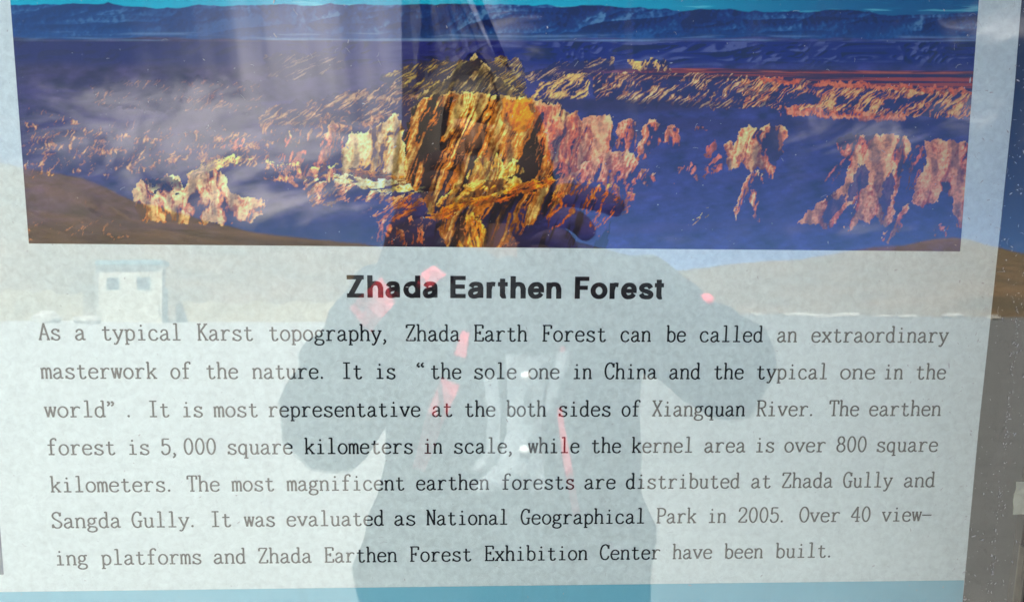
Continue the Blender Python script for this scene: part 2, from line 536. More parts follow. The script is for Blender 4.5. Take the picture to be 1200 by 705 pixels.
def paint(X, Y):
    """the canyon panorama as printed; X, Y run over the print, about 1135 by 300 units"""
    X = np.asarray(X, float)
    Y = np.asarray(Y, float)
    one = np.ones(X.shape)

    def full(c):
        return one[..., None] * np.array(c)

    big = fbm(X / 120, Y / 50, 4, 11)
    img = full(srgb(64, 60, 112))
    # shaded valley floor: soft slopes, browner to the left
    img = mixc(img, srgb(78, 64, 84), smooth(560, 260, X + 80 * (big - .5)) * 0.9)
    relv = fbm((X + 5) / 40, Y / 16, 5, 13) - fbm((X - 5) / 40, (Y - 1) / 16, 5, 13)
    img = img * np.clip(1 + 2.2 * relv, 0.5, 1.7)[..., None]
    img = mixc(img, srgb(84, 68, 116), smooth(0.55, 0.85, fbm(X / 110, Y / 12, 4, 23)) * 0.5)
    img = mixc(img, srgb(46, 28, 36), smooth(225, 290, Y) * smooth(700, 560, X) * 0.8)

    # sky and the far snow streaked mountains, shaded as relief
    ridge = 10 + 10 * smooth(520, 1150, X) + 19 * (0.52 - ridged(X / 130, one * .3, 3, 31)) + 2 * (0.5 - fbm(X / 7, one * .1, 3, 35))
    e = 1.4
    mxw = X + 26 * (fbm(X / 50, Y / 22, 3, 40) - .5) + 0.9 * Y * (2 * vnoise(X / 70, one, 39) - 1)
    m_s = 3.4 * (ridged((mxw + e) / 92, Y / 26, 3, 41, .42) - ridged((mxw - e) / 92, Y / 26 - 0.03, 3, 41, .42)) + 0.35 * (fbm((X + 1) / 5, Y / 4, 2, 38) - fbm((X - 1) / 5, Y / 4, 2, 38))
    mcol = full(srgb(16, 46, 104))
    mcol = mixc(mcol, srgb(60, 102, 150), smooth(0.0, 0.20, m_s) * 0.60)
    mcol = mixc(mcol, srgb(8, 20, 70), smooth(-0.02, -0.16, m_s) * 0.80)
    mcol = mixc(mcol, srgb(38, 84, 140), smooth(28, 44, Y) * 0.45)
    mcol = mixc(mcol, srgb(112, 144, 172), smooth(0.12, 0.30, m_s) * smooth(0.4, 0.6, fbm(X / 60, Y / 20, 3, 44)) * 0.7)
    mcol = mixc(mcol, srgb(66, 92, 132), smooth(620, 100, X) * 0.45)
    base_y = 45 + 8 * (fbm(X / 60, one, 3, 71) - .5)
    img = mixc(img, mcol, smooth(base_y + 1, base_y - 2, Y))
    hz = np.exp(-((Y - 44 - 2.5 * X / 1135 - 3 * (fbm(X / 50, one, 2, 72) - .5)) / 1.9) ** 2) * smooth(0.38, 0.72, fbm(X / 70, Y / 4, 3, 47)) * 0.9
    hz2 = np.exp(-((Y - 37 - 6 * X / 1135 + 3 * (big - .5)) / 1.6) ** 2) * smooth(0.45, 0.7, fbm(X / 45, Y / 4, 3, 48))
    img = mixc(img, srgb(130, 150, 176), np.clip(hz * 0.9 + hz2 * 0.5, 0, 1))
    # second range under it, darker blue with pale rills
    in_b = smooth(46, 48, Y) * smooth(80, 66, Y + 5 * (fbm(X / 40, one, 3, 49) - .5))
    b_s = 1.8 * (ridged((mxw + e) / 60 + 7, Y / 20, 3, 51, .5) - ridged((mxw - e) / 60 + 7, Y / 20 - 0.05, 3, 51, .5))
    bcol = full(srgb(26, 30, 108))
    bcol = mixc(bcol, srgb(96, 98, 142), smooth(0.02, 0.14, b_s) * smooth(300, 800, X) * 0.9)
    bcol = mixc(bcol, srgb(8, 8, 50), smooth(-0.02, -0.12, b_s) * 0.8)
    bcol = mixc(bcol, srgb(62, 56, 86), smooth(560, 200, X) * 0.75)
    img = mixc(img, bcol, in_b)
    # plateau on the right in thin strata
    py = 77 + 4 * smooth(700, 1140, X)
    inp_ = smooth(600, 800, X + 90 * (fbm(one, Y / 2, 2, 55) - .5)) * smooth(-1.0, 1.0, Y - py) * smooth(16, 10, Y - py - 14 * smooth(800, 1140, X))
    st = fbm(X / 220, Y / 2.0, 4, 57)
    pcol = full(srgb(72, 34, 48))
    pcol = mixc(pcol, srgb(170, 78, 48), smooth(0.46, 0.66, st))
    pcol = mixc(pcol, srgb(44, 30, 66), smooth(0.46, 0.30, st) * 0.8)
    pcol = mixc(pcol, srgb(196, 108, 70), np.exp(-((Y - py - 2) / 1.2) ** 2) * 0.8 * smooth(.35, .6, fbm(X / 40, Y / 3, 2, 58)))
    img = mixc(img, pcol, inp_)

    wx = X + 9 * (fbm(X / 12, Y / 12, 3, 61) - .5) + 4 * (fbm(X / 3.5, Y / 3.5, 2, 62) - .5)
    wy = Y + 10 * (fbm(X / 7, Y / 14, 3, 63) - .5) + 4 * (fbm(X / 3, Y / 3, 2, 64) - .5)
    fine = vnoise((X + .4 * Y) / 1.5, (Y - .3 * X) / 1.7, 65) * .5 + vnoise((X + .7 * Y) / 3.1, (Y - .6 * X) / 3.7, 66) * .5
    mid = fbm(X / 14, Y / 18, 3, 67)

    def formation(poly, lit, dark, pale, slant=0.0, flute=9.0, tall=50.0, dens=0.5, body=0.9, fade=0.35, seed=100, jag=1.0, tex=1.0):
        """a cliff: vertical flutes shaded by their slope, broken into fingers at the foot"""
        nonlocal img
        xs = [p[0] for p in poly]
        ys = [p[1] for p in poly]
        pad = 16
        c0, c1 = max(min(xs) - pad, X.min()), min(max(xs) + pad, X.max())
        sel = (X >= c0) & (X <= c1) & (Y >= min(ys) - pad) & (Y <= max(ys) + pad)
        jj = np.where(sel.any(1))[0]
        ii = np.where(sel.any(0))[0]
        if len(jj) == 0 or len(ii) == 0:
            return
        s_ = (slice(jj[0], jj[-1] + 1), slice(ii[0], ii[-1] + 1))
        x, y = X[s_], Y[s_]
        y0, y1 = min(ys), max(ys)
        m = inside(x + (wx[s_] - x) * jag, y + (wy[s_] - y) * jag, poly).astype(float)
        rel = np.clip((y - y0) / (y1 - y0), 0, 1)
        wrp = x + slant * (y - y0) + 9 * (fbm(x / 22, y / 26, 3, seed + 1) - .5) + 3 * (fbm(x / 6, y / 9, 2, seed + 7) - .5)
        u_ = wrp / flute
        d_ = 0.9 / flute
        yy = y / tall
        f0 = ridged(u_, yy, 4, seed + 2, 0.62)
        sh = ridged(u_ + d_, yy, 4, seed + 2, 0.62) - ridged(u_ - d_, yy, 4, seed + 2, 0.62)
        gr = ridged(x / 7 + .3 * u_, y / 5.5, 3, seed + 4) - 0.5          # cross ledges and rubble
        crev = ridged(u_ * 0.55 + 3.3, yy * 0.8, 3, seed + 12, 0.55)
        v_ = (dens - 0.5) * 1.2 - 0.06 + sh * 1.25 + (f0 - 0.55) * 0.9 + gr * 0.40 - fade * (rel - 0.4) - 0.70 * smooth(0.66, 0.86, crev)
        litm = smooth(-0.04, 0.05, v_)
        col = mixc(np.ones(x.shape)[..., None] * np.array(lit), np.array(pale), smooth(0.22, 0.55, v_ + 0.25 * (mid[s_] - .5)))
        col = mixc(col, np.array(lit) * np.array([0.52, 0.36, 0.34]), smooth(0.20, -0.02, v_) * 0.7)
        col = col * (1 - 0.26 * tex + 0.52 * tex * fine[s_])[..., None] * (0.86 + 0.6 * gr)[..., None]
        up_ = inside(x + (wx[s_] - x) * jag, y - 2.6 + (wy[s_] - y) * jag, poly)
        rim = m * (~up_)
        col = mixc(col, np.array(pale), rim * 0.75 * tex)
        col = col * (1.08 - 0.30 * smooth(0.2, 1.0, rel))[..., None]
        side = fbm((x + 4) / 13, y / 40, 3, seed + 21) - fbm((x - 4) / 13, y / 40, 3, seed + 21)
        col = col * np.clip(1 + 2.6 * side, 0.45, 1.35)[..., None]
        bodyc = np.ones(x.shape)[..., None] * np.array(dark) * (0.7 + 0.6 * fine[s_])[..., None]
        c_ = mixc(bodyc, np.clip(col, 0, 1), litm)
        keep = m * np.maximum(litm, body * smooth(1.0, 0.5, rel + 0.3 * (fbm(x / 9, y / 30, 2, seed + 9) - .5)))
        img[s_] = mixc(img[s_], c_, keep)

    OR, GO, PA = srgb(208, 104, 58), srgb(216, 146, 70), srgb(250, 208, 128)
    PK, TAN, DK, DB = srgb(198, 116, 92), srgb(206, 158, 104), srgb(44, 30, 54), srgb(52, 42, 84)

    def spurs(poly, lit, pale, slant, seed, dens=0.5, sc=11.0, amt=0.95, tall=26.0, under=0.6, shade=None):
        """badlands: oblique ridges in relief, thin lit edges over dark flanks"""
        nonlocal img
        m = inside(wx, wy, poly).astype(float)
        jj = np.where(m.any(1))[0]
        ii = np.where(m.any(0))[0]
        if len(jj) == 0:
            return
        s_ = (slice(jj[0], jj[-1] + 1), slice(ii[0], ii[-1] + 1))
        x, y, m = X[s_], Y[s_], m[s_]
        u_ = (x + slant * y + 14 * (fbm(x / 26, y / 12, 3, seed) - .5) + 4 * (fbm(x / 6, y / 5, 2, seed + 5) - .5)) / sc
        vv_ = (y - 0.25 * x * 0.2) / tall
        d_ = 0.9 / sc
        sh = ridged(u_ + d_, vv_, 4, seed + 1, .6) - ridged(u_ - d_, vv_, 4, seed + 1, .6)
        f0 = ridged(u_, vv_, 4, seed + 1, .6)
        br = fbm(x / 16, y / 7, 3, seed + 8)
        v_ = sh * 1.3 + (dens - .5) * 1.2 + (f0 - .58) * .5 + (br - .5) * .9
        a = smooth(0.0, 0.13, v_) * m * amt
        c_ = mixc(np.ones(x.shape)[..., None] * np.array(lit), np.array(pale), smooth(0.12, 0.34, v_) * 0.85) * (0.6 + 0.8 * fine[s_])[..., None]
        reg = img[s_]
        reg = mixc(reg, shade if shade is not None else srgb(38, 24, 58), m * under)
        img[s_] = mixc(reg, c_, a)

    spurs([(596, 84), (660, 68), (706, 66), (708, 80), (640, 90), (606, 94)], srgb(150, 112, 92), srgb(214, 178, 134), 1.6, 201, 0.42, 8)
    spurs([(722, 68), (768, 68), (776, 82), (728, 80)], TAN, PA, 0.4, 203, 0.52, 7)
    spurs([(600, 118), (618, 96), (650, 82), (672, 84), (676, 108), (640, 116), (612, 120)], srgb(204, 150, 98), PA, 1.3, 205, 0.52, 8)
    spurs([(676, 84), (760, 82), (900, 88), (905, 112), (880, 124), (740, 120), (684, 112)], srgb(176, 112, 76), srgb(244, 206, 148), 1.2, 207, 0.44, 8.5)
    spurs([(860, 90), (1040, 96), (1140, 106), (1138, 134), (1060, 134), (960, 128), (862, 122)], srgb(200, 112, 70), srgb(246, 190, 124), 1.1, 209, 0.50, 8.5)
    spurs([(905, 122), (1056, 130), (1056, 139), (1010, 138), (905, 131)], OR, srgb(240, 158, 112), 0.15, 211, 0.62, 15, tall=60)
    spurs([(880, 88), (1140, 102), (1140, 107), (1000, 100), (880, 94)], OR, srgb(226, 130, 84), 0.1, 213, 0.66, 40)
    spurs([(430, 85), (470, 70), (590, 64), (602, 78), (598, 104), (480, 112), (440, 104)], srgb(134, 98, 58), srgb(206, 178, 112), 1.4, 215, 0.42, 7.5, shade=srgb(34, 26, 26))
    spurs([(300, 60), (395, 62), (390, 78), (330, 92), (300, 90)], srgb(118, 94, 94), srgb(180, 150, 124), 1.8, 217, 0.40, 12, 0.8)
    spurs([(395, 106), (450, 92), (482, 104), (470, 130), (415, 142), (290, 146), (300, 124)], srgb(150, 104, 80), srgb(220, 178, 134), 1.3, 219, 0.43, 11, 0.9)
    spurs([(100, 96), (210, 88), (290, 94), (296, 124), (180, 126), (110, 122)], srgb(150, 98, 84), srgb(214, 160, 116), 1.0, 221, 0.33, 8, 0.6, tall=14)
    spurs([(28, 120), (120, 150), (170, 160), (250, 146), (304, 160), (300, 190), (120, 200), (32, 204)], srgb(180, 110, 72), srgb(244, 194, 134), 0.5, 223, 0.35, 8, 0.75, tall=14, under=0.2)
    spurs([(290, 140), (390, 128), (470, 132), (470, 160), (380, 160), (300, 165)], srgb(170, 110, 80), srgb(230, 180, 130), 0.4, 225, 0.40, 9, 0.9, under=0.3)
    # purple shade below the badlands
    edge = Y - 6 * smooth(650, 900, X)
    img = mixc(img, srgb(58, 44, 88), smooth(128, 133, edge) * smooth(160, 138, edge) * smooth(700, 780, X) * 0.6)
    img = mixc(img, srgb(52, 30, 56), smooth(108, 114, Y - 0.02 * (X - 600)) * smooth(134, 122, Y) * smooth(600, 620, X) * smooth(900, 760, X) * 0.75)

    # golden walls on the left
    formation([(150, 214), (156, 206), (164, 208), (172, 216), (184, 206), (194, 200), (203, 208), (208, 222), (214, 200), (226, 192), (244, 190), (256, 206), (262, 224), (278, 230), (292, 230), (300, 240), (288, 256), (250, 262), (205, 260), (165, 258), (152, 248)],
              srgb(206, 126, 82), srgb(66, 32, 28), srgb(246, 196, 142), 0.0, 13, 34, 0.90, 0.85, 0.0, 301)
    formation([(162, 208), (190, 204), (205, 214), (203, 226), (184, 222), (170, 226)], DK, srgb(30, 20, 30), PK, 0.5, 8, 12, 0.30, 0.8, 0.0, 302)
    formation([(210, 200), (232, 186), (262, 178), (286, 182), (264, 190), (242, 194), (222, 206)], TAN, DK, PA, 0.8, 7, 10, 0.56, 0.3, 0.1, 303)
    formation([(250, 150), (274, 156), (282, 188), (262, 184), (250, 170)], PK, DK, TAN, 0.5, 8, 14, 0.42, 0.1, 0.2, 305)
    formation([(298, 185), (312, 166), (324, 148), (332, 162), (344, 160), (352, 148), (362, 164), (378, 138), (388, 156), (396, 190), (384, 206), (330, 204), (306, 200)], PK, DK, srgb(236, 178, 128), 0.35, 11, 34, 0.54, 0.5, 0.1, 307)
    formation([(298, 186), (345, 190), (395, 192), (392, 208), (330, 214), (300, 206)], srgb(206, 134, 98), DK, PA, 0.0, 11, 14, 0.52, 0.4, 0.1, 308)
    formation([(386, 182), (390, 166), (402, 152), (414, 150), (425, 143), (440, 138), (450, 130), (458, 150), (466, 190), (470, 212), (440, 212), (400, 206), (388, 200)], srgb(224, 168, 98), srgb(88, 52, 48), srgb(246, 204, 150), 0.25, 12, 36, 0.92, 0.95, 0.0, 309, 1.0, 1.2)
    formation([(392, 196), (410, 194), (440, 202), (478, 208), (476, 214), (430, 208), (400, 204)], srgb(150, 86, 44), srgb(60, 30, 24), GO, 0.0, 14, 6, 0.5, 0.8, 0.0, 310)
    formation([(378, 200), (400, 205), (440, 209), (484, 216), (482, 224), (430, 221), (380, 212)], PA, srgb(90, 54, 44), srgb(255, 240, 190), 0.0, 16, 7, 0.76, 0.7, 0.0, 311)
    formation([(340, 206), (385, 210), (430, 222), (462, 224), (450, 236), (400, 234), (352, 240)], srgb(210, 140, 100), srgb(40, 26, 44), srgb(248, 214, 160), 0.9, 11, 16, 0.50, 0.4, 0.1, 313)
    formation([(424, 250), (444, 236), (470, 222), (486, 238), (470, 246), (448, 256), (428, 262)], srgb(190, 104, 60), DB, srgb(226, 158, 100), 1.6, 9, 12, 0.50, 0.2, 0.1, 314)
    formation([(424, 280), (430, 262), (440, 252), (446, 262), (458, 268), (466, 250), (476, 262), (482, 284), (450, 286)], srgb(198, 112, 78), DB, srgb(232, 166, 120), 0.1, 9, 30, 0.42, 0.0, 0.1, 315)
    # paler triangle above the central cliffs: hood's reflection painted in over ridge rows
    formation([(462, 124), (480, 106), (506, 90), (526, 72), (541, 62), (556, 74), (578, 94), (602, 108), (612, 118), (560, 122), (500, 122)],
              srgb(136, 108, 76), srgb(58, 44, 46), srgb(190, 164, 116), 0.9, 8, 30, 0.54, 0.9, 0.0, 316, 0.8, 1.2)
    # the great fluted cliffs in the centre
    formation([(462, 140), (468, 122), (482, 112), (500, 106), (530, 104), (560, 108), (600, 110), (642, 120), (664, 148), (662, 190), (652, 225), (630, 250), (600, 266), (572, 294), (512, 294), (498, 262), (480, 232), (460, 205)],
              srgb(194, 118, 62), srgb(40, 20, 16), srgb(242, 196, 130), 0.40, 10.5, 110, 0.63, 0.98, 0.22, 317, 1.0, 0.9)
    formation([(572, 112), (607, 112), (612, 134), (602, 150), (586, 148), (572, 138)], srgb(216, 118, 44), srgb(80, 36, 20), srgb(236, 152, 74), 0.3, 13, 40, 0.80, 0.95, 0.1, 319)
    formation([(530, 205), (542, 182), (552, 170), (558, 190), (566, 176), (574, 192), (588, 180), (600, 196), (590, 204), (560, 208), (536, 212)], srgb(224, 164, 86), srgb(60, 30, 16), srgb(255, 226, 146), 0.2, 9, 40, 0.60, 0.6, 0.1, 321)
    formation([(496, 236), (520, 214), (552, 208), (592, 206), (600, 214), (560, 226), (524, 236), (500, 244)], srgb(222, 148, 70), srgb(70, 34, 18), PA, 0.6, 11, 12, 0.66, 0.7, 0.0, 322)
    formation([(484, 252), (510, 238), (560, 226), (610, 208), (642, 204), (630, 216), (590, 230), (540, 240), (500, 256)], srgb(208, 108, 44), srgb(60, 26, 14), srgb(240, 160, 80), 1.8, 11, 8, 0.62, 0.5, 0.0, 323)
    formation([(520, 292), (518, 272), (530, 256), (540, 248), (552, 262), (556, 280), (550, 293)], srgb(226, 138, 60), srgb(50, 20, 14), srgb(255, 206, 116), -0.1, 10, 40, 0.66, 0.9, 0.0, 324)
    img = mixc(img, srgb(34, 16, 18), inside(wx, wy, [(496, 262), (530, 246), (600, 226), (660, 222), (700, 246), (700, 296), (490, 296)]).astype(float) * smooth(0.62, 0.42, ridged((X + .3 * Y) / 11, Y / 60, 3, 411)) * 0.85)  # dark reflection of the hands painted over the foot of the cliffs
    # orange towers right of the centre
    formation([(604, 116), (640, 120), (642, 138), (660, 126), (668, 140), (668, 186), (656, 206), (636, 200), (616, 170)], srgb(206, 108, 66), srgb(50, 26, 46), srgb(238, 168, 112), 0.25, 12, 60, 0.68, 0.7, 0.25, 325)
    formation([(670, 134), (686, 131), (702, 132), (705, 170), (694, 200), (674, 210), (660, 190), (668, 150)], srgb(206, 116, 78), DK, srgb(238, 170, 124), 0.2, 13, 70, 0.82, 0.7, 0.35, 327)
    formation([(709, 140), (722, 134), (733, 140), (730, 174), (719, 182), (705, 168)], srgb(196, 110, 78), DK, srgb(230, 164, 122), 0.2, 10, 44, 0.66, 0.4, 0.4, 329)
    formation([(741, 140), (752, 136), (767, 142), (767, 162), (753, 168), (741, 188), (731, 192), (732, 170), (739, 158)], srgb(206, 116, 78), DK, srgb(238, 172, 128), 0.2, 11, 50, 0.76, 0.5, 0.4, 331)
    formation([(769, 144), (778, 141), (787, 165), (780, 176), (766, 160)], srgb(206, 116, 78), DK, srgb(230, 164, 120), 0.2, 8, 34, 0.56, 0.4, 0.3, 333)
    formation([(654, 200), (690, 176), (712, 173), (726, 178), (738, 192), (756, 200), (748, 218), (731, 206), (725, 236), (712, 214), (702, 230), (690, 212), (664, 220)], srgb(200, 114, 84), DB, srgb(234, 170, 128), 0.4, 11, 34, 0.64, 0.3, 0.45, 335)
    formation([(618, 244), (650, 206), (700, 214), (732, 222), (722, 244), (690, 278), (676, 262), (656, 252), (630, 272)], srgb(196, 108, 46), srgb(40, 18, 22), srgb(240, 168, 90), 0.5, 11, 28, 0.40, 0.15, 0.25, 337)
    formation([(801, 149), (806, 144), (816, 145), (820, 149)], OR, DK, PK, 0.0, 10, 8, 0.85, 0.8, 0.0, 339)
    formation([(817, 168), (825, 159), (829, 172), (818, 184), (812, 180)], OR, DB, PK, 0.3, 8, 16, 0.62, 0.2, 0.0, 341)
    formation([(811, 206), (820, 188), (831, 178), (838, 181), (832, 196), (817, 205)], srgb(206, 116, 84), DB, PK, 0.5, 9, 20, 0.72, 0.5, 0.0, 343)
    formation([(774, 211), (786, 192), (795, 185), (804, 194), (804, 206), (797, 200), (790, 196), (782, 206)], srgb(200, 124, 98), DB, PK, 0.5, 7, 20, 0.50, 0.0, 0.0, 345)
    formation([(790, 264), (808, 250), (816, 240), (824, 234), (820, 248), (812, 259), (804, 264)], TAN, DB, PA, 1.0, 6, 12, 0.40, 0.0, 0.0, 346)
    # the butte and its long foot
    formation([(838, 168), (843, 162), (847, 170), (855, 152), (858, 146), (880, 147), (905, 146), (913, 150), (906, 174), (900, 196), (892, 208), (884, 200), (876, 192), (870, 200), (860, 190), (850, 194), (842, 196)],
              srgb(206, 118, 76), srgb(54, 30, 50), srgb(244, 184, 128), 0.12, 14, 36, 0.76, 0.75, 0.10, 347)
    formation([(872, 196), (884, 200), (882, 216), (876, 226), (880, 244), (880, 262), (872, 258), (870, 238), (864, 222), (856, 240), (850, 258), (850, 238), (860, 214)],
              srgb(206, 122, 84), srgb(54, 30, 54), srgb(240, 180, 132), 0.2, 8, 50, 0.60, 0.2, 0.0, 348)
    # two mesas at the right edge with flared skirts
    formation([(972, 165), (976, 158), (986, 153), (1060, 156), (1062, 172), (1054, 192), (1052, 214), (1044, 232), (1041, 256), (1030, 264), (1022, 250), (1012, 262), (1000, 256), (990, 272), (983, 264), (1000, 232), (986, 238), (964, 270), (950, 262), (926, 262), (948, 238), (982, 214), (990, 188), (975, 174)],
              srgb(192, 98, 68), srgb(60, 34, 62), srgb(232, 158, 116), 0.30, 17, 60, 0.96, 0.9, 0.16, 349, 0.9, 1.7)
    for hole in ([(1000, 190), (1014, 196), (1010, 214), (994, 230), (984, 234), (990, 214)], [(1034, 208), (1042, 194), (1047, 214), (1040, 234), (1030, 254), (1027, 236)], [(962, 236), (984, 226), (976, 246), (962, 262), (955, 252)]):
        img = mixc(img, srgb(56, 46, 96), inside(wx, wy, hole).astype(float) * 0.88)
    formation([(1063, 172), (1078, 168), (1084, 190), (1072, 218), (1062, 230), (1058, 200)], srgb(184, 100, 82), DB, PK, 0.4, 9, 40, 0.38, 0.2, 0.3, 351)
    formation([(1080, 163), (1092, 159), (1138, 164), (1137, 200), (1132, 264), (1122, 266), (1114, 230), (1104, 222), (1096, 234), (1084, 240), (1066, 238), (1070, 212), (1082, 188)],
              srgb(192, 98, 68), srgb(60, 34, 62), srgb(228, 152, 112), 0.22, 16, 60, 0.96, 0.9, 0.16, 353, 0.9, 1.7)
    formation([(1026, 280), (1040, 256), (1054, 240), (1064, 236), (1056, 254), (1048, 272), (1036, 283)], srgb(204, 112, 84), DB, srgb(236, 168, 124), 0.6, 11, 26, 0.70, 0.4, 0.1, 355)
    formation([(1086, 272), (1098, 263), (1113, 262), (1110, 276), (1090, 277)], srgb(200, 106, 78), DB, PK, 0.4, 9, 16, 0.55, 0.3, 0.1, 357)
    formation([(952, 208), (964, 192), (984, 184), (978, 202), (964, 214), (955, 214)], srgb(186, 108, 96), DB, PK, 0.7, 8, 20, 0.42, 0.0, 0.1, 359)
    # sparse lit rills scattered over the shaded slopes
    sc_ = ridged((X + 0.4 * Y) / 9, Y / 14, 4, 401, .6)
    where = smooth(0.50, 0.66, fbm(X / 60, Y / 36, 3, 403)) * smooth(120, 150, Y) * smooth(770, 560, X)
    img = mixc(img, srgb(206, 138, 100), smooth(0.82, 0.92, sc_) * where * 0.6)
    # print grain
    img = np.clip(img, 0, 1) ** 1.16 * 1.08
    img = img * (0.88 + 0.24 * fine)[..., None]
    # sky last, so that the ridge stays crisp
    skyc = mixc(full(srgb(40, 164, 190)), srgb(4, 84, 128), smooth(560, 1100, X))
    skyc = mixc(skyc, srgb(130, 206, 216), smooth(0.62, 0.82, fbm(X / 60, Y / 4, 3, 33)) * 0.6)
    img = mixc(img, skyc, smooth(0.7, -0.7, Y - ridge))
    return img



def build_print():
    u0, u1 = -0.2932, 0.3386
    vb, vt = -0.0430, 0.158
    nx, ny = 1250, 390
    s = np.linspace(0, 1, nx)
    vv = np.linspace(vb, vt, ny)
    SS, VV = np.meshgrid(s, vv)
    # the picture's corners sit a hair out of square on the sheet
    UL_ = -0.2929 - 0.0006 * (VV - vb) / (vt - vb) * 1.2
    UR_ = 0.3400 - 0.0029 * (VV - vb) / 0.168
    UU = UL_ + (UR_ - UL_) * SS
    left = (0.1112 - VV) / 0.1541 * 285
    rgt = (0.1254 - VV) / 0.1686 * 295
    Yp = left * (1 - SS) + rgt * SS
    Xp = (12 + 0.0772 * Yp) * (1 - SS) + (1147 - 0.0746 * Yp) * SS
    img = paint(Xp, Yp)
    lum = img @ np.array([0.25, 0.6, 0.15])
    img = lum[..., None] + (img - lum[..., None]) * PRINT_SAT
    img = np.clip(img * PRINT_GAIN, 0.002, 0.95)
    me = bpy.data.meshes.new('photo_print')
    co = np.stack([UU, VV, np.full(UU.shape, 0.00015)], -1).reshape(-1, 3).astype(np.float32)
    nv = nx * ny
    me.vertices.add(nv)
    me.vertices.foreach_set('co', co.ravel())
    ii = (np.arange(ny - 1)[:, None] * nx + np.arange(nx - 1)[None, :]).ravel()
    q = np.stack([ii, ii + 1, ii + nx + 1, ii + nx], -1).astype(np.int32)
    nf = len(q)
    me.loops.add(nf * 4)
    me.loops.foreach_set('vertex_index', q.ravel())
    me.polygons.add(nf)
    me.polygons.foreach_set('loop_start', np.arange(0, nf * 4, 4, dtype=np.int32))
    me.update(calc_edges=True)
    ca = me.color_attributes.new('print_colour', 'FLOAT_COLOR', 'POINT')
    rgba = np.ones((nv, 4), np.float32)
    rgba[:, :3] = img.reshape(-1, 3)
    ca.data.foreach_set('color', rgba.ravel())
    m = bpy.data.materials.new('printed_panorama')
    m.use_nodes = True
    t = m.node_tree
    p = t.nodes['Principled BSDF']
    p.inputs['Roughness'].default_value = 0.55
    p.inputs['Specular IOR Level'].default_value = 0.3
    at = N(t, 'ShaderNodeAttribute', attribute_name='print_colour')
    t.links.new(at.outputs['Color'], p.inputs['Base Color'])
    me.materials.append(m)
    o = link(bpy.data.objects.new('photo_print', me), poster)
    tag(o, 'wide photograph of orange earth cliffs above a blue valley')


PRINT_SAT, PRINT_GAIN = 1.15, 1.12
build_print()

# second, small photograph of the next column, only its edge shows
m_small = material('small_printed_photo', (0.10, 0.13, 0.22), 0.6, 0.3, (45, 1.0, (0.30, 0.27, 0.25)))
sheet('small_photo', [(-0.62, -0.2745), (-0.3264, -0.2745), (-0.3262, -0.165), (-0.62, -0.165)], 0.00015, m_small, poster)
sheet('small_photo', [(-0.80, -0.0430), (-0.3900, -0.0430), (-0.3900, 0.158), (-0.80, 0.158)], 0.00015, m_small, poster)

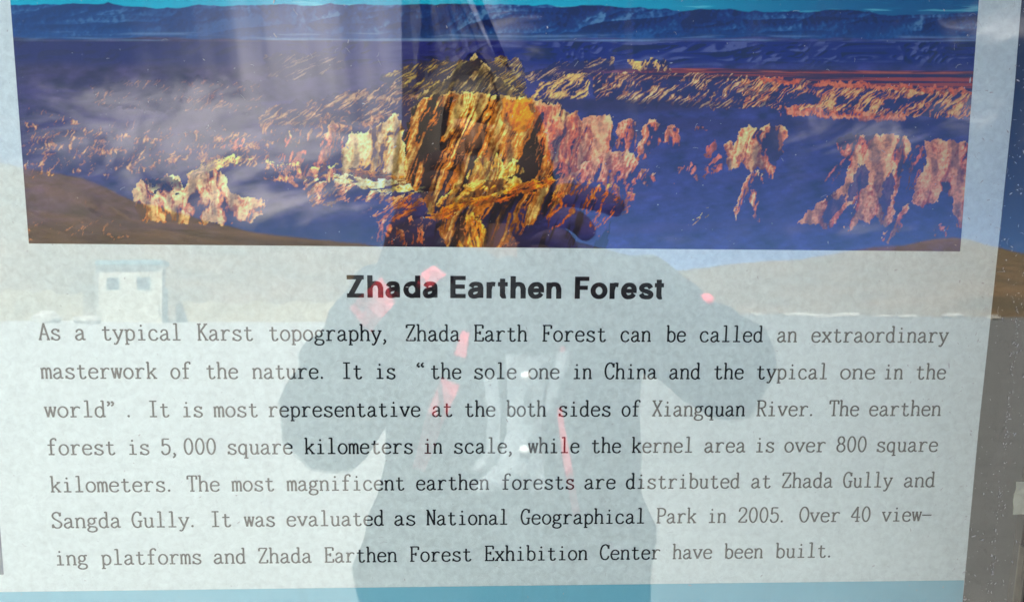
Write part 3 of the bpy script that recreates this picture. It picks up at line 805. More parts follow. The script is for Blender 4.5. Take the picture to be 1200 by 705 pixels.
# ------------------------------------------------------------------ lettering
LINES= [(-0.10763, [('As', -0.29144, -0.27696), ('a', -0.26693, -0.25952), ('typical', -0.24963, -0.197), ('Karst', -0.18649, -0.14899), ('topography,', -0.13839, -0.059), ('Zhada', -0.04572, -0.00816), ('Earth', 0.00083, 0.03834), ('Forest', 0.04811, 0.09273), ('can', 0.10308, 0.12466), ('be', 0.1347, 0.14873), ('called', 0.15882, 0.20387), ('an', 0.21387, 0.22828), ('extraordinary', 0.23832, 0.33773)]), (-0.1342, [('masterwork', -0.2917, -0.21385), ('of', -0.20506, -0.19111), ('the', -0.18143, -0.15995), ('nature.', -0.15073, -0.10198), ('It', -0.08906, -0.07576), ('is', -0.06629, -0.05311), ('“', -0.03814, -0.03179), ('the', -0.02879, -0.00755), ('sole', 0.00162, 0.0307), ('one', 0.03904, 0.06076), ('in', 0.07046, 0.08389), ('China', 0.09261, 0.1297), ('and', 0.13836, 0.16065), ('the', 0.16978, 0.19114), ('typical', 0.20032, 0.25156), ('one', 0.26084, 0.28608), ('in', 0.29292, 0.30681), ('the', 0.3158, 0.3377)]), (-0.16113, [('world”', -0.29129, -0.24397), ('.', -0.23603, -0.23299), ('It', -0.22097, -0.20736), ('is', -0.19833, -0.18501), ('most', -0.17785, -0.1475), ('representative', -0.14053, -0.03595), ('at', -0.0276, -0.0137), ('the', -0.00514, 0.01633), ('both', 0.02387, 0.05229), ('sides', 0.06108, 0.09732), ('of', 0.10556, 0.11899), ('Xiangquan', 0.12665, 0.19402), ('River.', 0.20166, 0.24287), ('The', 0.25449, 0.27631), ('earthen', 0.284, 0.33701)]), (-0.18781, [('forest', -0.29066, -0.24514), ('is', -0.23615, -0.22232), ('5,000', -0.21452, -0.17712), ('square', -0.16873, -0.12451), ('kilometers', -0.11658, -0.04142), ('in', -0.03337, -0.02024), ('scale,', -0.01216, 0.0282), ('while', 0.03912, 0.07602), ('the', 0.08453, 0.10568), ('kernel', 0.11314, 0.15721), ('area', 0.16584, 0.19578), ('is', 0.20291, 0.21609), ('over', 0.22387, 0.25423), ('800', 0.26199, 0.28361), ('square', 0.29179, 0.33664)]), (-0.21454, [('kilometers.', -0.29072, -0.20883), ('The', -0.1978, -0.17552), ('most', -0.1676, -0.13796), ('magnificent', -0.12963, -0.04732), ('earthen', -0.03886, 0.01283), ('forests', 0.02137, 0.07281), ('are', 0.08052, 0.1026), ('distributed', 0.11034, 0.19301), ('at', 0.20123, 0.21537), ('Zhada', 0.22352, 0.2614), ('Gully', 0.26871, 0.30574), ('and', 0.31399, 0.33728)]), (-0.24063, [('Sangda', -0.29096, -0.24395), ('Gully.', -0.23669, -0.19393), ('It', -0.18214, -0.16858), ('was', -0.16006, -0.13838), ('evaluated', -0.12982, -0.06159), ('as', -0.05448, -0.03995), ('National', -0.0324, 0.02598), ('Geographical', 0.03532, 0.12461), ('Park', 0.1329, 0.16269), ('in', 0.17118, 0.18452), ('2005.', 0.19273, 0.22649), ('Over', 0.23809, 0.26842), ('40', 0.27622, 0.29056), ('view-', 0.29885, 0.337)]), (-0.268, [('ing', -0.29007, -0.26836), ('platforms', -0.25956, -0.19042), ('and', -0.18148, -0.15889), ('Zhada', -0.15053, -0.11283), ('Earthen', -0.10441, -0.05248), ('Forest', -0.04397, 0.00011), ('Exhibition', 0.00941, 0.08436), ('Center', 0.09302, 0.13732), ('have', 0.14563, 0.17499), ('been', 0.18379, 0.21314), ('built.', 0.22174, 0.26342)])]
TITLE= [('Z', -0.08519, -0.07368), ('h', -0.07138, -0.06061), ('a', -0.05926, -0.04866), ('d', -0.04712, -0.03553), ('a', -0.03399, -0.02315), ('E', -0.0152, -0.00472), ('a', -0.00316, 0.00812), ('r', 0.00949, 0.01689), ('t', 0.01728, 0.02412), ('h', 0.02587, 0.03643), ('e', 0.0378, 0.04917), ('n', 0.05054, 0.06095), ('F', 0.07019, 0.08004), ('o', 0.08103, 0.09288), ('r', 0.09426, 0.10177), ('e', 0.10217, 0.11327), ('s', 0.11426, 0.12518), ('t', 0.12557, 0.13214)]



def cat(pts, n=5):
    """Catmull-Rom curve through the points"""
    P_ = [np.array(p, float) for p in pts]
    P_ = [2 * P_[0] - P_[1]] + P_ + [2 * P_[-1] - P_[-2]]
    out = []
    for i in range(1, len(P_) - 2):
        a, b, c, d = P_[i - 1:i + 3]
        for k in range(n):
            t_ = k / n
            out.append(0.5 * ((2 * b) + (c - a) * t_ + (2 * a - 5 * b + 4 * c - d) * t_ ** 2 + (-a + 3 * b - 3 * c + d) * t_ ** 3))
    out.append(P_[-2])
    return out


def ring(cx, cy, rx, ry, n=20, a0=0.0):
    return [np.array((cx + rx * math.cos(a0 + 2 * math.pi * k / n), cy + ry * math.sin(a0 + 2 * math.pi * k / n))) for k in range(n)]


L = lambda *p: ('L', [np.array(q, float) for q in p])
Sm = lambda *p: ('L', cat(p))
Rg = lambda *a: ('R', ring(*a))
Dt = lambda x, y, r_=0.085: ('D', ring(x, y, r_, r_, 8))
hs = lambda x0, x1, y: L((x0, y), (x1, y))
BOWL_R = Sm((.22, .66), (.38, .86), (.55, .88), (.78, .74), (.86, .44), (.78, .13), (.55, 0), (.38, .03), (.22, .2))
BOWL_L = Sm((.74, .66), (.58, .86), (.43, .88), (.2, .74), (.12, .44), (.2, .13), (.43, 0), (.58, .03), (.74, .22))
G = {
    'a': [Sm((.19, .68), (.26, .81), (.43, .88), (.62, .82), (.7, .62), (.7, .2), (.77, .04), (.93, .07)), Sm((.7, .54), (.45, .47), (.2, .35), (.14, .18), (.26, .03), (.45, .01), (.7, .2)), Dt(.2, .69, .07)],
    'b': [L((.22, 1.42), (.22, 0)), L((.05, 1.37), (.24, 1.41)), BOWL_R],
    'c': [Sm((.80, .70), (.70, .83), (.52, .89), (.27, .78), (.15, .44), (.27, .1), (.52, 0), (.74, .06), (.87, .22)), Dt(.80, .70, .075)],
    'd': [L((.74, 1.42), (.74, .0)), L((.56, 1.37), (.76, 1.41)), L((.72, .03), (.93, .05)), BOWL_L],
    'e': [hs(.15, .86, .5), Sm((.86, .49), (.8, .75), (.52, .89), (.25, .77), (.14, .44), (.25, .1), (.52, 0), (.74, .05), (.87, .2))],
    'f': [Sm((.88, 1.28), (.78, 1.41), (.6, 1.4), (.45, 1.28), (.42, 1.05)), L((.42, 1.07), (.42, 0)), hs(.14, .76, .86), hs(.18, .7, .03), Dt(.86, 1.29, .08)],
    'g': [Rg(.44, .60, .27, .27), Sm((.25, .38), (.16, .26), (.24, .14), (.5, .1), (.76, .04), (.86, -.12), (.76, -.3), (.48, -.37), (.2, -.3), (.11, -.16), (.2, -.02), (.3, .08)), Sm((.63, .78), (.76, .88), (.92, .85))],
    'h': [L((.2, 1.42), (.2, 0)), L((.03, 1.37), (.22, 1.41)), Sm((.2, .62), (.36, .84), (.56, .89), (.74, .78), (.78, .55)), L((.78, .57), (.78, 0)), hs(.06, .36, .03), hs(.62, .95, .03)],
    'i': [L((.5, .88), (.5, 0)), L((.24, .84), (.52, .86)), hs(.18, .82, .03), Dt(.47, 1.22, .1)],
    'k': [L((.22, 1.42), (.22, 0)), L((.05, 1.37), (.24, 1.41)), L((.80, .86), (.24, .36)), L((.42, .52), (.82, .03)), hs(.06, .38, .03), hs(.64, .96, .03), hs(.6, .92, .86)],
    'l': [L((.5, 1.42), (.5, 0)), L((.24, 1.37), (.52, 1.41)), hs(.16, .84, .03)],
    'm': [L((.14, .88), (.14, 0)), L((.5, .7), (.5, 0)), L((.86, .7), (.86, 0)), Sm((.14, .66), (.26, .86), (.4, .87), (.5, .68)), Sm((.5, .66), (.62, .86), (.76, .87), (.86, .68)), hs(.03, .26, .03), hs(.40, .61, .03), hs(.75, .98, .03), hs(.02, .14, .85)],
    'n': [L((.2, .88), (.2, 0)), L((.04, .84), (.22, .86)), Sm((.2, .62), (.36, .84), (.56, .89), (.74, .78), (.78, .55)), L((.78, .57), (.78, 0)), hs(.06, .36, .03), hs(.62, .95, .03)],
    'o': [Rg(.5, .445, .37, .445)],
    'p': [L((.22, .88), (.22, -.36)), L((.05, .84), (.24, .86)), hs(.06, .42, -.34), BOWL_R],
    'q': [L((.74, .88), (.74, -.36)), hs(.56, .94, -.34), BOWL_L],
    'r': [L((.3, .88), (.3, 0)), hs(.08, .58, .03), L((.1, .84), (.32, .86)), Sm((.3, .5), (.45, .78), (.65, .88), (.86, .82)), Dt(.84, .80, .07)],
    's': [Sm((.77, .68), (.66, .84), (.5, .89), (.3, .83), (.21, .66), (.34, .52), (.6, .42), (.8, .3), (.8, .12), (.62, 0), (.42, .01), (.24, .1), (.18, .26)), L((.77, .9), (.77, .66)), L((.18, .0), (.18, .26))],
    't': [Sm((.4, 1.16), (.4, .7), (.4, .25), (.46, .05), (.6, 0), (.76, .05), (.85, .2)), hs(.12, .78, .85)],
    'u': [Sm((.22, .88), (.22, .55), (.22, .25), (.32, .05), (.48, 0), (.64, .06), (.76, .25)), L((.76, .88), (.76, 0)), L((.74, .03), (.94, .05)), hs(.05, .24, .85), hs(.58, .78, .85)],
    'v': [L((.14, .86), (.5, 0)), L((.5, 0), (.86, .86)), hs(.02, .37, .86), hs(.65, .98, .86)],
    'w': [L((.1, .86), (.3, 0)), L((.3, 0), (.5, .84)), L((.5, .84), (.7, 0)), L((.7, 0), (.9, .86)), hs(0, .24, .86), hs(.77, 1, .86), hs(.38, .62, .86)],
    'x': [L((.16, .86), (.84, .03)), L((.84, .86), (.16, .03)), hs(.04, .38, .86), hs(.62, .94, .86), hs(.04, .36, .03), hs(.64, .97, .03)],
    'y': [L((.14, .86), (.5, .05)), Sm((.86, .86), (.66, .38), (.46, -.08), (.34, -.28), (.22, -.34), (.1, -.27)), hs(.02, .37, .86), hs(.65, .98, .86)],
    'A': [L((.5, 1.4), (.12, .03)), L((.48, 1.4), (.88, .03)), hs(.25, .75, .47), hs(.0, .28, .03), hs(.7, 1.0, .03)],
    'C': [Sm((.87, 1.02), (.78, 1.28), (.54, 1.4), (.24, 1.22), (.1, .7), (.24, .16), (.54, 0), (.78, .1), (.9, .34)), L((.87, 1.38), (.87, 1.02))],
    'E': [L((.24, 1.39), (.24, .01)), hs(.08, .88, 1.37), hs(.08, .92, .03), hs(.24, .62, .72), L((.87, 1.37), (.87, 1.08)), L((.91, .03), (.91, .33)), L((.62, .87), (.62, .57))],
    'F': [L((.24, 1.39), (.24, .01)), hs(.08, .88, 1.37), hs(.08, .5, .03), hs(.24, .62, .70), L((.87, 1.37), (.87, 1.08)), L((.62, .85), (.62, .55))],
    'G': [Sm((.82, 1.04), (.74, 1.28), (.52, 1.4), (.24, 1.22), (.1, .7), (.24, .16), (.5, 0), (.7, .08), (.78, .3)), L((.82, 1.38), (.82, 1.04)), L((.78, .58), (.78, .02)), hs(.56, .96, .57)],
    'I': [L((.5, 1.39), (.5, .01)), hs(.18, .82, 1.37), hs(.18, .82, .03)],
    'K': [L((.22, 1.39), (.22, .01)), L((.82, 1.37), (.24, .64)), L((.38, .82), (.84, .03)), hs(.06, .4, 1.37), hs(.06, .4, .03), hs(.62, .96, 1.37), hs(.68, 1.0, .03)],
    'N': [L((.2, 1.37), (.2, .03)), L((.18, 1.37), (.8, .03)), L((.8, 1.37), (.8, .0)), hs(.03, .24, 1.37), hs(.05, .36, .03), hs(.65, .97, 1.37)],
    'O': [Rg(.5, .7, .4, .7, 26)],
    'P': [L((.24, 1.39), (.24, .01)), Sm((.24, 1.37), (.6, 1.37), (.84, 1.24), (.89, 1.02), (.8, .78), (.55, .67), (.24, .67)), hs(.07, .46, .03), hs(.07, .26, 1.37)],
    'R': [L((.24, 1.39), (.24, .01)), Sm((.24, 1.37), (.6, 1.37), (.82, 1.24), (.86, 1.04), (.78, .82), (.55, .72), (.24, .72)), L((.5, .72), (.84, .03)), hs(.07, .44, .03), hs(.07, .26, 1.37), hs(.76, 1., .03)],
    'S': [Sm((.8, 1.06), (.7, 1.32), (.48, 1.4), (.24, 1.3), (.15, 1.06), (.28, .84), (.6, .64), (.82, .46), (.86, .26), (.72, .06), (.5, 0), (.26, .08), (.13, .34)), L((.8, 1.39), (.8, 1.06)), L((.13, .0), (.13, .34))],
    'T': [L((.5, 1.39), (.5, .01)), hs(.08, .92, 1.37), L((.1, 1.37), (.1, 1.06)), L((.9, 1.37), (.9, 1.06)), hs(.3, .7, .03)],
    'X': [L((.14, 1.37), (.86, .03)), L((.86, 1.37), (.14, .03)), hs(.02, .36, 1.37), hs(.64, .98, 1.37), hs(.02, .34, .03), hs(.66, .99, .03)],
    'Z': [hs(.13, .86, 1.37), L((.86, 1.37), (.12, .03)), hs(.1, .88, .03), L((.14, 1.37), (.14, 1.1)), L((.88, .03), (.88, .32))],
    '0': [Rg(.5, .7, .34, .69, 26)],
    '2': [Sm((.17, 1.05), (.26, 1.31), (.5, 1.4), (.75, 1.29), (.82, 1.03), (.66, .7), (.36, .36), (.14, .05)), hs(.12, .85, .04), L((.84, .03), (.88, .3)), Dt(.18, 1.06, .07)],
    '4': [L((.66, 1.4), (.66, .03)), L((.66, 1.4), (.08, .43)), hs(.08, .93, .42), hs(.46, .86, .03)],
    '5': [hs(.25, .82, 1.36), L((.26, 1.37), (.22, .74)), Sm((.22, .74), (.36, .87), (.56, .88), (.78, .74), (.84, .44), (.74, .14), (.48, 0), (.26, .06), (.14, .26)), Dt(.15, .26, .07)],
    '8': [Rg(.5, 1.06, .28, .33), Rg(.5, .37, .35, .36)],
    ',': [Dt(.22, .07, .10), Sm((.28, .06), (.29, -.08), (.2, -.22), (.1, -.28))],
    '.': [Dt(.22, .08, .115)],
    '-': [hs(.02, .98, .56)],
    '”': [Dt(.17, 1.28, .11), Sm((.24, 1.27), (.25, 1.15), (.17, 1.02), (.08, .97)), Dt(.5, 1.28, .11), Sm((.57, 1.27), (.58, 1.15), (.5, 1.02), (.41, .97))],
    '“': [Dt(.24, 1.06, .11), Sm((.15, 1.07), (.13, 1.2), (.21, 1.32), (.31, 1.38)), Dt(.6, 1.06, .11), Sm((.51, 1.07), (.49, 1.2), (.57, 1.32), (.67, 1.38))],
}


def glyph_strokes(verts, faces, strokes, fx, fy, wv, wh, z0, dz=1.2e-5):
    """lay each stroke as a ribbon; every stroke lies a hair above the one before"""
    for k, (kind, pts) in enumerate(strokes):
        z = z0 + k * dz
        P_ = np.array([(fx(p[0]), fy(p[1])) for p in pts])
        b = len(verts)
        if kind == 'D':
            verts += [(x, y, z) for x, y in P_]
            faces.append(tuple(range(b, b + len(P_))))
            continue
        n = len(P_)
        if kind == 'R':
            T = np.roll(P_, -1, 0) - np.roll(P_, 1, 0)
        else:
            T = np.zeros_like(P_)
            T[1:-1] = P_[2:] - P_[:-2]
            T[0] = P_[1] - P_[0]
            T[-1] = P_[-1] - P_[-2]
        T /= np.linalg.norm(T, axis=1)[:, None] + 1e-12
        w = (wh + (wv - wh) * np.abs(T[:, 1]))[:, None] * 0.5
        Nn = np.stack([-T[:, 1], T[:, 0]], -1)
        for q in np.concatenate([P_ + Nn * w, P_ - Nn * w]):
            verts.append((q[0], q[1], z))
        m = n if kind == 'R' else n - 1
        for i in range(m):
            j = (i + 1) % n
            faces.append((b + n + i, b + n + j, b + j, b + i))


def ink(ch, side):
    xs = [p[0] for _, pts in G[ch] for p in pts]
    return (min(xs) - 0.05) if side == 0 else (max(xs) + 0.05)


UNIT = 0.0081
for v, words in LINES:
    verts, faces = [], []
    for word, ua, ub in words:
        n = len(word)
        a0, a1 = ink(word[0], 0), ink(word[-1], 1)
        adv = (ub - ua) / (n - 1 + a1 - a0) if n > 1 else UNIT * 0.97
        x0 = ua - a0 * adv
        for i, ch in enumerate(word):
            glyph_strokes(verts, faces, G[ch], lambda x, i=i: x0 + (i + x) * adv, lambda y: v + y * UNIT, UNIT * 0.165, UNIT * 0.115, 0.00016)
    mesh_obj('text_line', verts, faces, m_ink, poster)

E_ = 0.103
B = {
    'Z': [('H', 1.0, 0, 1), L((.93, 1.0), (.07, 0.0)), ('H', 0.0, 0, 1)],
    'E': [('V', 0, 0, 1), ('H', 1.0, 0, 1), ('H', .52, 0, .92), ('H', 0.0, 0, 1)],
    'F': [('V', 0, 0, 1), ('H', 1.0, 0, 1), ('H', .50, 0, .86)],
    'h': [('V', 0, 0, 1), Sm((0, .45), (.2, .62), (.5, .68), (.85, .62), (1, .40)), ('V', 1, 0, .36)],
    'n': [('V', 0, 0, .66), Sm((0, .45), (.2, .62), (.5, .68), (.85, .62), (1, .40)), ('V', 1, 0, .36)],
    'a': [Sm((.03, .50), (.18, .64), (.5, .68), (.82, .62), (.90, .42)), ('V', .90, 0.02, .38), Sm((.90, .40), (.5, .37), (.12, .30), (.0, .15), (.14, .0), (.45, -.01), (.75, .08), (.90, .25))],
    'd': [('V', 1, 0, 1), Sm((1, .48), (.75, .65), (.48, .68), (.14, .57), (0, .335), (.14, .1), (.48, -.01), (.75, .03), (1, .19))],
    'e': [('H', .34, .02, .98), Sm((1, .37), (.93, .55), (.73, .66), (.5, .68), (.25, .63), (.05, .48), (0, .33), (.06, .14), (.27, .01), (.52, -.01), (.8, .05), (.97, .18))],
    'r': [('V', 0, 0, .66), Sm((0, .38), (.22, .60), (.55, .68), (1.1, .66))],
    't': [('V', .42, .12, .86), Sm((.42, .2), (.52, .03), (.75, -.01), (1.15, .01)), ('H', .67, 0, .95)],
    'o': [Rg(.5, .335, .5, .345, 24)],
    's': [Sm((.95, .50), (.77, .64), (.5, .68), (.2, .63), (.05, .50), (.2, .38), (.55, .32), (.9, .22), (.95, .1), (.78, 0), (.5, -.01), (.2, .03), (.0, .18))],
}
TV, CAPH = -0.0778, 0.0153
WV, WH = 0.0036, 0.0029
verts, faces = [], []
for ch, ua, ub in TITLE:
    hw, hh = WV / 2, WH / 2
    sx, sy = (ub - ua) - WV, CAPH - WH
    fx = lambda x: ua + hw + x * sx
    fy = lambda y: TV + hh + y * sy
    st = []
    for g in B[ch]:
        if g[0] == 'V':
            st.append(L((g[1], g[2] - hh / sy), (g[1], g[3] + hh / sy)))
        elif g[0] == 'H':
            st.append(L((g[2] - hw / sx, g[1]), (g[3] + hw / sx, g[1])))
        else:
            st.append(g)
    glyph_strokes(verts, faces, st, fx, fy, WV, WH, 0.00016)
tag(mesh_obj('title', verts, faces, m_title, poster), 'bold black title line')

# ------------------------------------------------------------------ dust flecks and scratches on the glass
m_dust = material('dust', (0.36, 0.36, 0.35), 0.9, 0.1)
rnd = random.Random(11)
verts, faces = [], []
def fleck(x, y, size, ang, asp):
    z = GZ + 0.0004 + rnd.random() * 0.0002
    n = rnd.choice((4, 5, 6))
    b = len(verts)
    for k in range(n):
        a = 2 * math.pi * k / n
        rr = size * (0.6 + 0.6 * rnd.random())
        px, py = math.cos(a) * rr * asp, math.sin(a) * rr
        verts.append((x + px * math.cos(ang) - py * math.sin(ang), y + px * math.sin(ang) + py * math.cos(ang), z))
    faces.append(tuple(range(b, b + n)))
for k in range(3200):
    x = rnd.uniform(-0.60, UR + 0.01)
    y = rnd.uniform(VB, VT)
    fleck(x, y, 0.00012 + 0.00026 * rnd.random() ** 4, rnd.uniform(0, 3.14), 1 + 4.0 * rnd.random() ** 2)
for k in range(420):       # the right hand margin is the dirtiest
    x = 0.82 * rnd.gauss(0.375, 0.026)
    if x > UR:
        continue
    y = rnd.uniform(-0.27, 0.13)
    fleck(x, y, 0.00014 + 0.00034 * rnd.random() ** 3, rnd.uniform(0, 3.14), 1 + 4.0 * rnd.random())
for k in range(160):       # a vertical scuff line
    y = rnd.uniform(-0.27, -0.06)
    fleck(0.316 + rnd.gauss(0, 0.0011), y, 0.00014 + 0.0003 * rnd.random() ** 2, 1.57 + rnd.gauss(0, .3), 1 + 2.5 * rnd.random())
for k in range(150):        # hairline scratches and lint
    x, y = (rnd.uniform(-0.27, 0.31), rnd.uniform(-0.26, 0.11)) if k % 3 else (0.27 + 0.05 * rnd.random(), rnd.uniform(-0.26, 0.11))
    a, ln, cv = rnd.uniform(0, 3.14), rnd.uniform(0.0012, 0.0045), rnd.uniform(-0.5, 0.5)
    b = len(verts)
    wd = rnd.uniform(0.00004, 0.00009)
    for q in range(5):
        aa = a + cv * q
        x += math.cos(aa) * ln / 4
        y += math.sin(aa) * ln / 4
        verts.append((x - math.sin(aa) * wd, y + math.cos(aa) * wd, GZ + 0.0005))
        verts.append((x + math.sin(aa) * wd, y - math.cos(aa) * wd, GZ + 0.0005))
    for q in range(4):
        faces.append((b + 2 * q, b + 2 * q + 1, b + 2 * q + 3, b + 2 * q + 2))
dust = mesh_obj('dust_flecks', verts, faces, m_dust)
dust.matrix_world = BOARD
tag(dust, 'pale dust flecks and scuffs scattered over the glass', 'dust', kind='stuff')

# ------------------------------------------------------------------ the photographer (seen only as a reflection)
m_skin = material('tanned_skin', (0.26, 0.115, 0.05), 0.6, 0.3, (60, 0.5, (0.20, 0.085, 0.038)))
m_jacket = material('dark_teal_jacket', (0.020, 0.026, 0.030), 0.75, 0.2, (18, 0.7, (0.032, 0.040, 0.046)), (28, 0.6, 0.01))
m_trouser = material('dark_trousers', (0.028, 0.030, 0.036), 0.9, 0.1, (20, 0.7, (0.04, 0.04, 0.05)))
m_red = material('red_trim', (1.0, 0.12, 0.16), 0.8, 0.1)
m_hood = material('grey_hood', (0.10, 0.085, 0.065), 0.85, 0.2, (25, 0.6, (0.08, 0.07, 0.06)), (30, 0.5, 0.01))
m_shoe = material('brown_shoes', (0.06, 0.04, 0.03), 0.6, 0.3)
m_phone = material('black_phone_case', (0.020, 0.012, 0.010), 0.7, 0.3)
m_lens = material('lens_glass', (0.005, 0.005, 0.01), 0.05, 0.8)
m_bag = material('pale_plastic', (0.32, 0.35, 0.38), 0.5, 0.4, (22, 0.9, (0.17, 0.20, 0.22)), (30, 0.8, 0.01))
m_hair = material('black_hair', (0.012, 0.010, 0.009), 0.6, 0.3)
m_button = material('white_button', (0.9, 0.9, 0.88), 0.3, 0.5)


def skin_mesh(name, pts, edges, radii, mat, parent, sub=2, root=0):
    me = bpy.data.meshes.new(name)
    me.from_pydata(pts, edges, [])
    tmp = bpy.data.objects.new(name + '_skeleton', me)
    C.objects.link(tmp)
    md = tmp.modifiers.new('skin', 'SKIN')
    md.use_smooth_shade = True
    sv = me.skin_vertices[0].data
    for i, r_ in enumerate(radii):
        sv[i].radius = r_ if isinstance(r_, tuple) else (r_, r_)
        sv[i].use_root = (i == root)
    s2 = tmp.modifiers.new('sub', 'SUBSURF')
    s2.levels = s2.render_levels = sub
    dg = bpy.context.evaluated_depsgraph_get()
    out = bpy.data.meshes.new_from_object(tmp.evaluated_get(dg))
    out.name = name
    bpy.data.objects.remove(tmp)
    out.materials.clear()
    out.materials.append(mat)
    for p in out.polygons:
        p.use_smooth = True
    return link(bpy.data.objects.new(name, out), parent)


person = tag(empty('person', (0, 0, 0)), 'person in dark jacket with red trim and hood, holding up a phone', 'person')
# skeleton: pelvis, spine, neck, head, arms, legs
J = {
    'pelvis': ((0.075, -1.00, 0.93), (0.13, 0.10)), 'belly': ((0.075, -0.97, 1.08), (0.12, 0.10)), 'chest': ((0.075, -0.945, 1.25), (0.14, 0.105)),
    'collar': ((0.06, -0.93, 1.39), (0.10, 0.08)), 'neck': ((0.03, -0.90, 1.45), 0.052), 'jaw': ((0.005, -0.865, 1.515), (0.066, 0.072)), 'brow': ((-0.003, -0.868, 1.60), (0.076, 0.088)), 'crown': ((-0.005, -0.875, 1.665), (0.055, 0.062)),
    'shl': ((-0.10, -0.935, 1.365), 0.062), 'ell': ((-0.225, -0.83, 1.135), 0.044), 'wrl': ((-0.088, -0.655, 1.405), 0.030), 'hal': ((-0.062, -0.598, 1.462), (0.040, 0.022)),
    'shr': ((0.25, -0.935, 1.375), 0.062), 'elr': ((0.41, -0.82, 1.225), 0.044), 'wrr': ((0.150, -0.650, 1.40), 0.030), 'har': ((0.092, -0.598, 1.452), (0.040, 0.022)),
    'hipl': ((-0.02, -1.00, 0.88), 0.10), 'knl': ((-0.04, -1.00, 0.50), 0.066), 'anl': ((-0.05, -1.04, 0.10), 0.045), 'tol': ((-0.06, -0.90, 0.045), 0.036),
    'hipr': ((0.17, -1.00, 0.88), 0.10), 'knr': ((0.19, -1.00, 0.50), 0.066), 'anr': ((0.20, -1.04, 0.10), 0.045), 'tor': ((0.22, -0.90, 0.045), 0.036),
}
ED = [('pelvis', 'belly'), ('belly', 'chest'), ('chest', 'collar'), ('collar', 'neck'), ('neck', 'jaw'), ('jaw', 'brow'), ('brow', 'crown'),
      ('collar', 'shl'), ('shl', 'ell'), ('ell', 'wrl'), ('wrl', 'hal'), ('collar', 'shr'), ('shr', 'elr'), ('elr', 'wrr'), ('wrr', 'har'),
      ('pelvis', 'hipl'), ('hipl', 'knl'), ('knl', 'anl'), ('anl', 'tol'), ('pelvis', 'hipr'), ('hipr', 'knr'), ('knr', 'anr'), ('anr', 'tor')]
PO = Vector((0, -0.06, 0.025))       # the trunk and arms stand a little further back than the hands
for k in J:
    if k not in ('hal', 'har', 'wrl', 'wrr', 'anl', 'anr', 'tol', 'tor'):
        J[k] = (tuple(Vector(J[k][0]) + PO), J[k][1])
J['hal'] = ((-0.066, -0.612, 1.462), (0.046, 0.026))
J['har'] = ((0.062, -0.612, 1.462), (0.050, 0.028))
J['wrl'] = ((-0.092, -0.680, 1.410), 0.030)
J['wrr'] = ((0.120, -0.680, 1.405), 0.030)
for k in ('shl', 'ell', 'shr', 'elr'):
    J[k] = (J[k][0], J[k][1] * 0.62)
for k in ('collar', 'chest', 'belly'):
    J[k] = (J[k][0], (J[k][1][0] * 0.85, J[k][1][1] * 0.8))
keys = list(J)
pts = [J[k][0] for k in keys]
rad = [J[k][1] for k in keys]
edges = [(keys.index(a), keys.index(b)) for a, b in ED]
fingers = [
    # left hand: fingers curl over the back of the phone
    [(-0.066, -0.590, 1.492), (-0.055, -0.566, 1.520), (-0.028, -0.545, 1.524), (-0.010, -0.540, 1.518)],
    [(-0.070, -0.588, 1.478), (-0.060, -0.560, 1.498), (-0.030, -0.536, 1.500), (-0.012, -0.532, 1.495)],
    [(-0.070, -0.588, 1.462), (-0.062, -0.560, 1.476), (-0.034, -0.536, 1.478), (-0.018, -0.533, 1.473)],
    [(-0.066, -0.590, 1.446), (-0.058, -0.566, 1.456), (-0.036, -0.545, 1.458), (-0.022, -0.540, 1.456)],
    [(-0.045, -0.612, 1.455), (-0.026, -0.600, 1.468), (-0.010, -0.588, 1.476)],
    # right hand: forefinger stretched out along the phone, the others folded below it
    [(0.078, -0.594, 1.486), (0.110, -0.582, 1.494), (0.146, -0.578, 1.488), (0.176, -0.579, 1.476)],
    [(0.082, -0.590, 1.466), (0.108, -0.575, 1.468), (0.128, -0.574, 1.456), (0.135, -0.582, 1.440)],
    [(0.078, -0.588, 1.446), (0.098, -0.573, 1.444), (0.110, -0.576, 1.430), (0.106, -0.586, 1.418)],
    [(0.070, -0.590, 1.430), (0.084, -0.578, 1.426), (0.090, -0.582, 1.412), (0.084, -0.592, 1.404)],
    [(0.050, -0.622, 1.470), (0.036, -0.608, 1.482), (0.018, -0.598, 1.488)],
]
for f_i, chain in enumerate(fingers):
    prev = keys.index('hal' if f_i < 5 else 'har')
    for k, q in enumerate(chain):
        pts.append(q)
        rad.append((0.0155, 0.0155) if k < 2 else (0.0145, 0.0145) if k < len(chain) - 1 else (0.0125, 0.0125))
        edges.append((prev, len(pts) - 1))
        prev = len(pts) - 1
body = skin_mesh('body', pts, edges, rad, m_skin, person, 2, keys.index('pelvis'))

m_hand_shade = material('shaded_brown_hands', (0.022, 0.012, 0.012), 0.8, 0.2, (60, 0.6, (0.035, 0.02, 0.018)))  # hands and wrists coloured dark brown to stand for shade on them
body.data.materials.append(m_hand_shade)
for p in body.data.polygons:
    if p.center.y > -0.75 and p.center.z > 1.30:
        p.material_index = 1

# face: nose, eyes, mouth on the front of the head (towards +Y)
def ellipsoid(name, c, s, mat, parent, seg=16, rot=None, shift=True):
    bm = bmesh.new()
    bmesh.ops.create_uvsphere(bm, u_segments=seg, v_segments=seg // 2 + 2, radius=1.0)
    bmesh.ops.scale(bm, vec=s, verts=bm.verts)
    if rot:
        bmesh.ops.rotate(bm, cent=(0, 0, 0), matrix=rot, verts=bm.verts)
    bmesh.ops.translate(bm, vec=Vector(c) + (PO if shift else Vector((0, 0, 0))), verts=bm.verts)
    return bm_obj(name, bm, mat, parent, True)


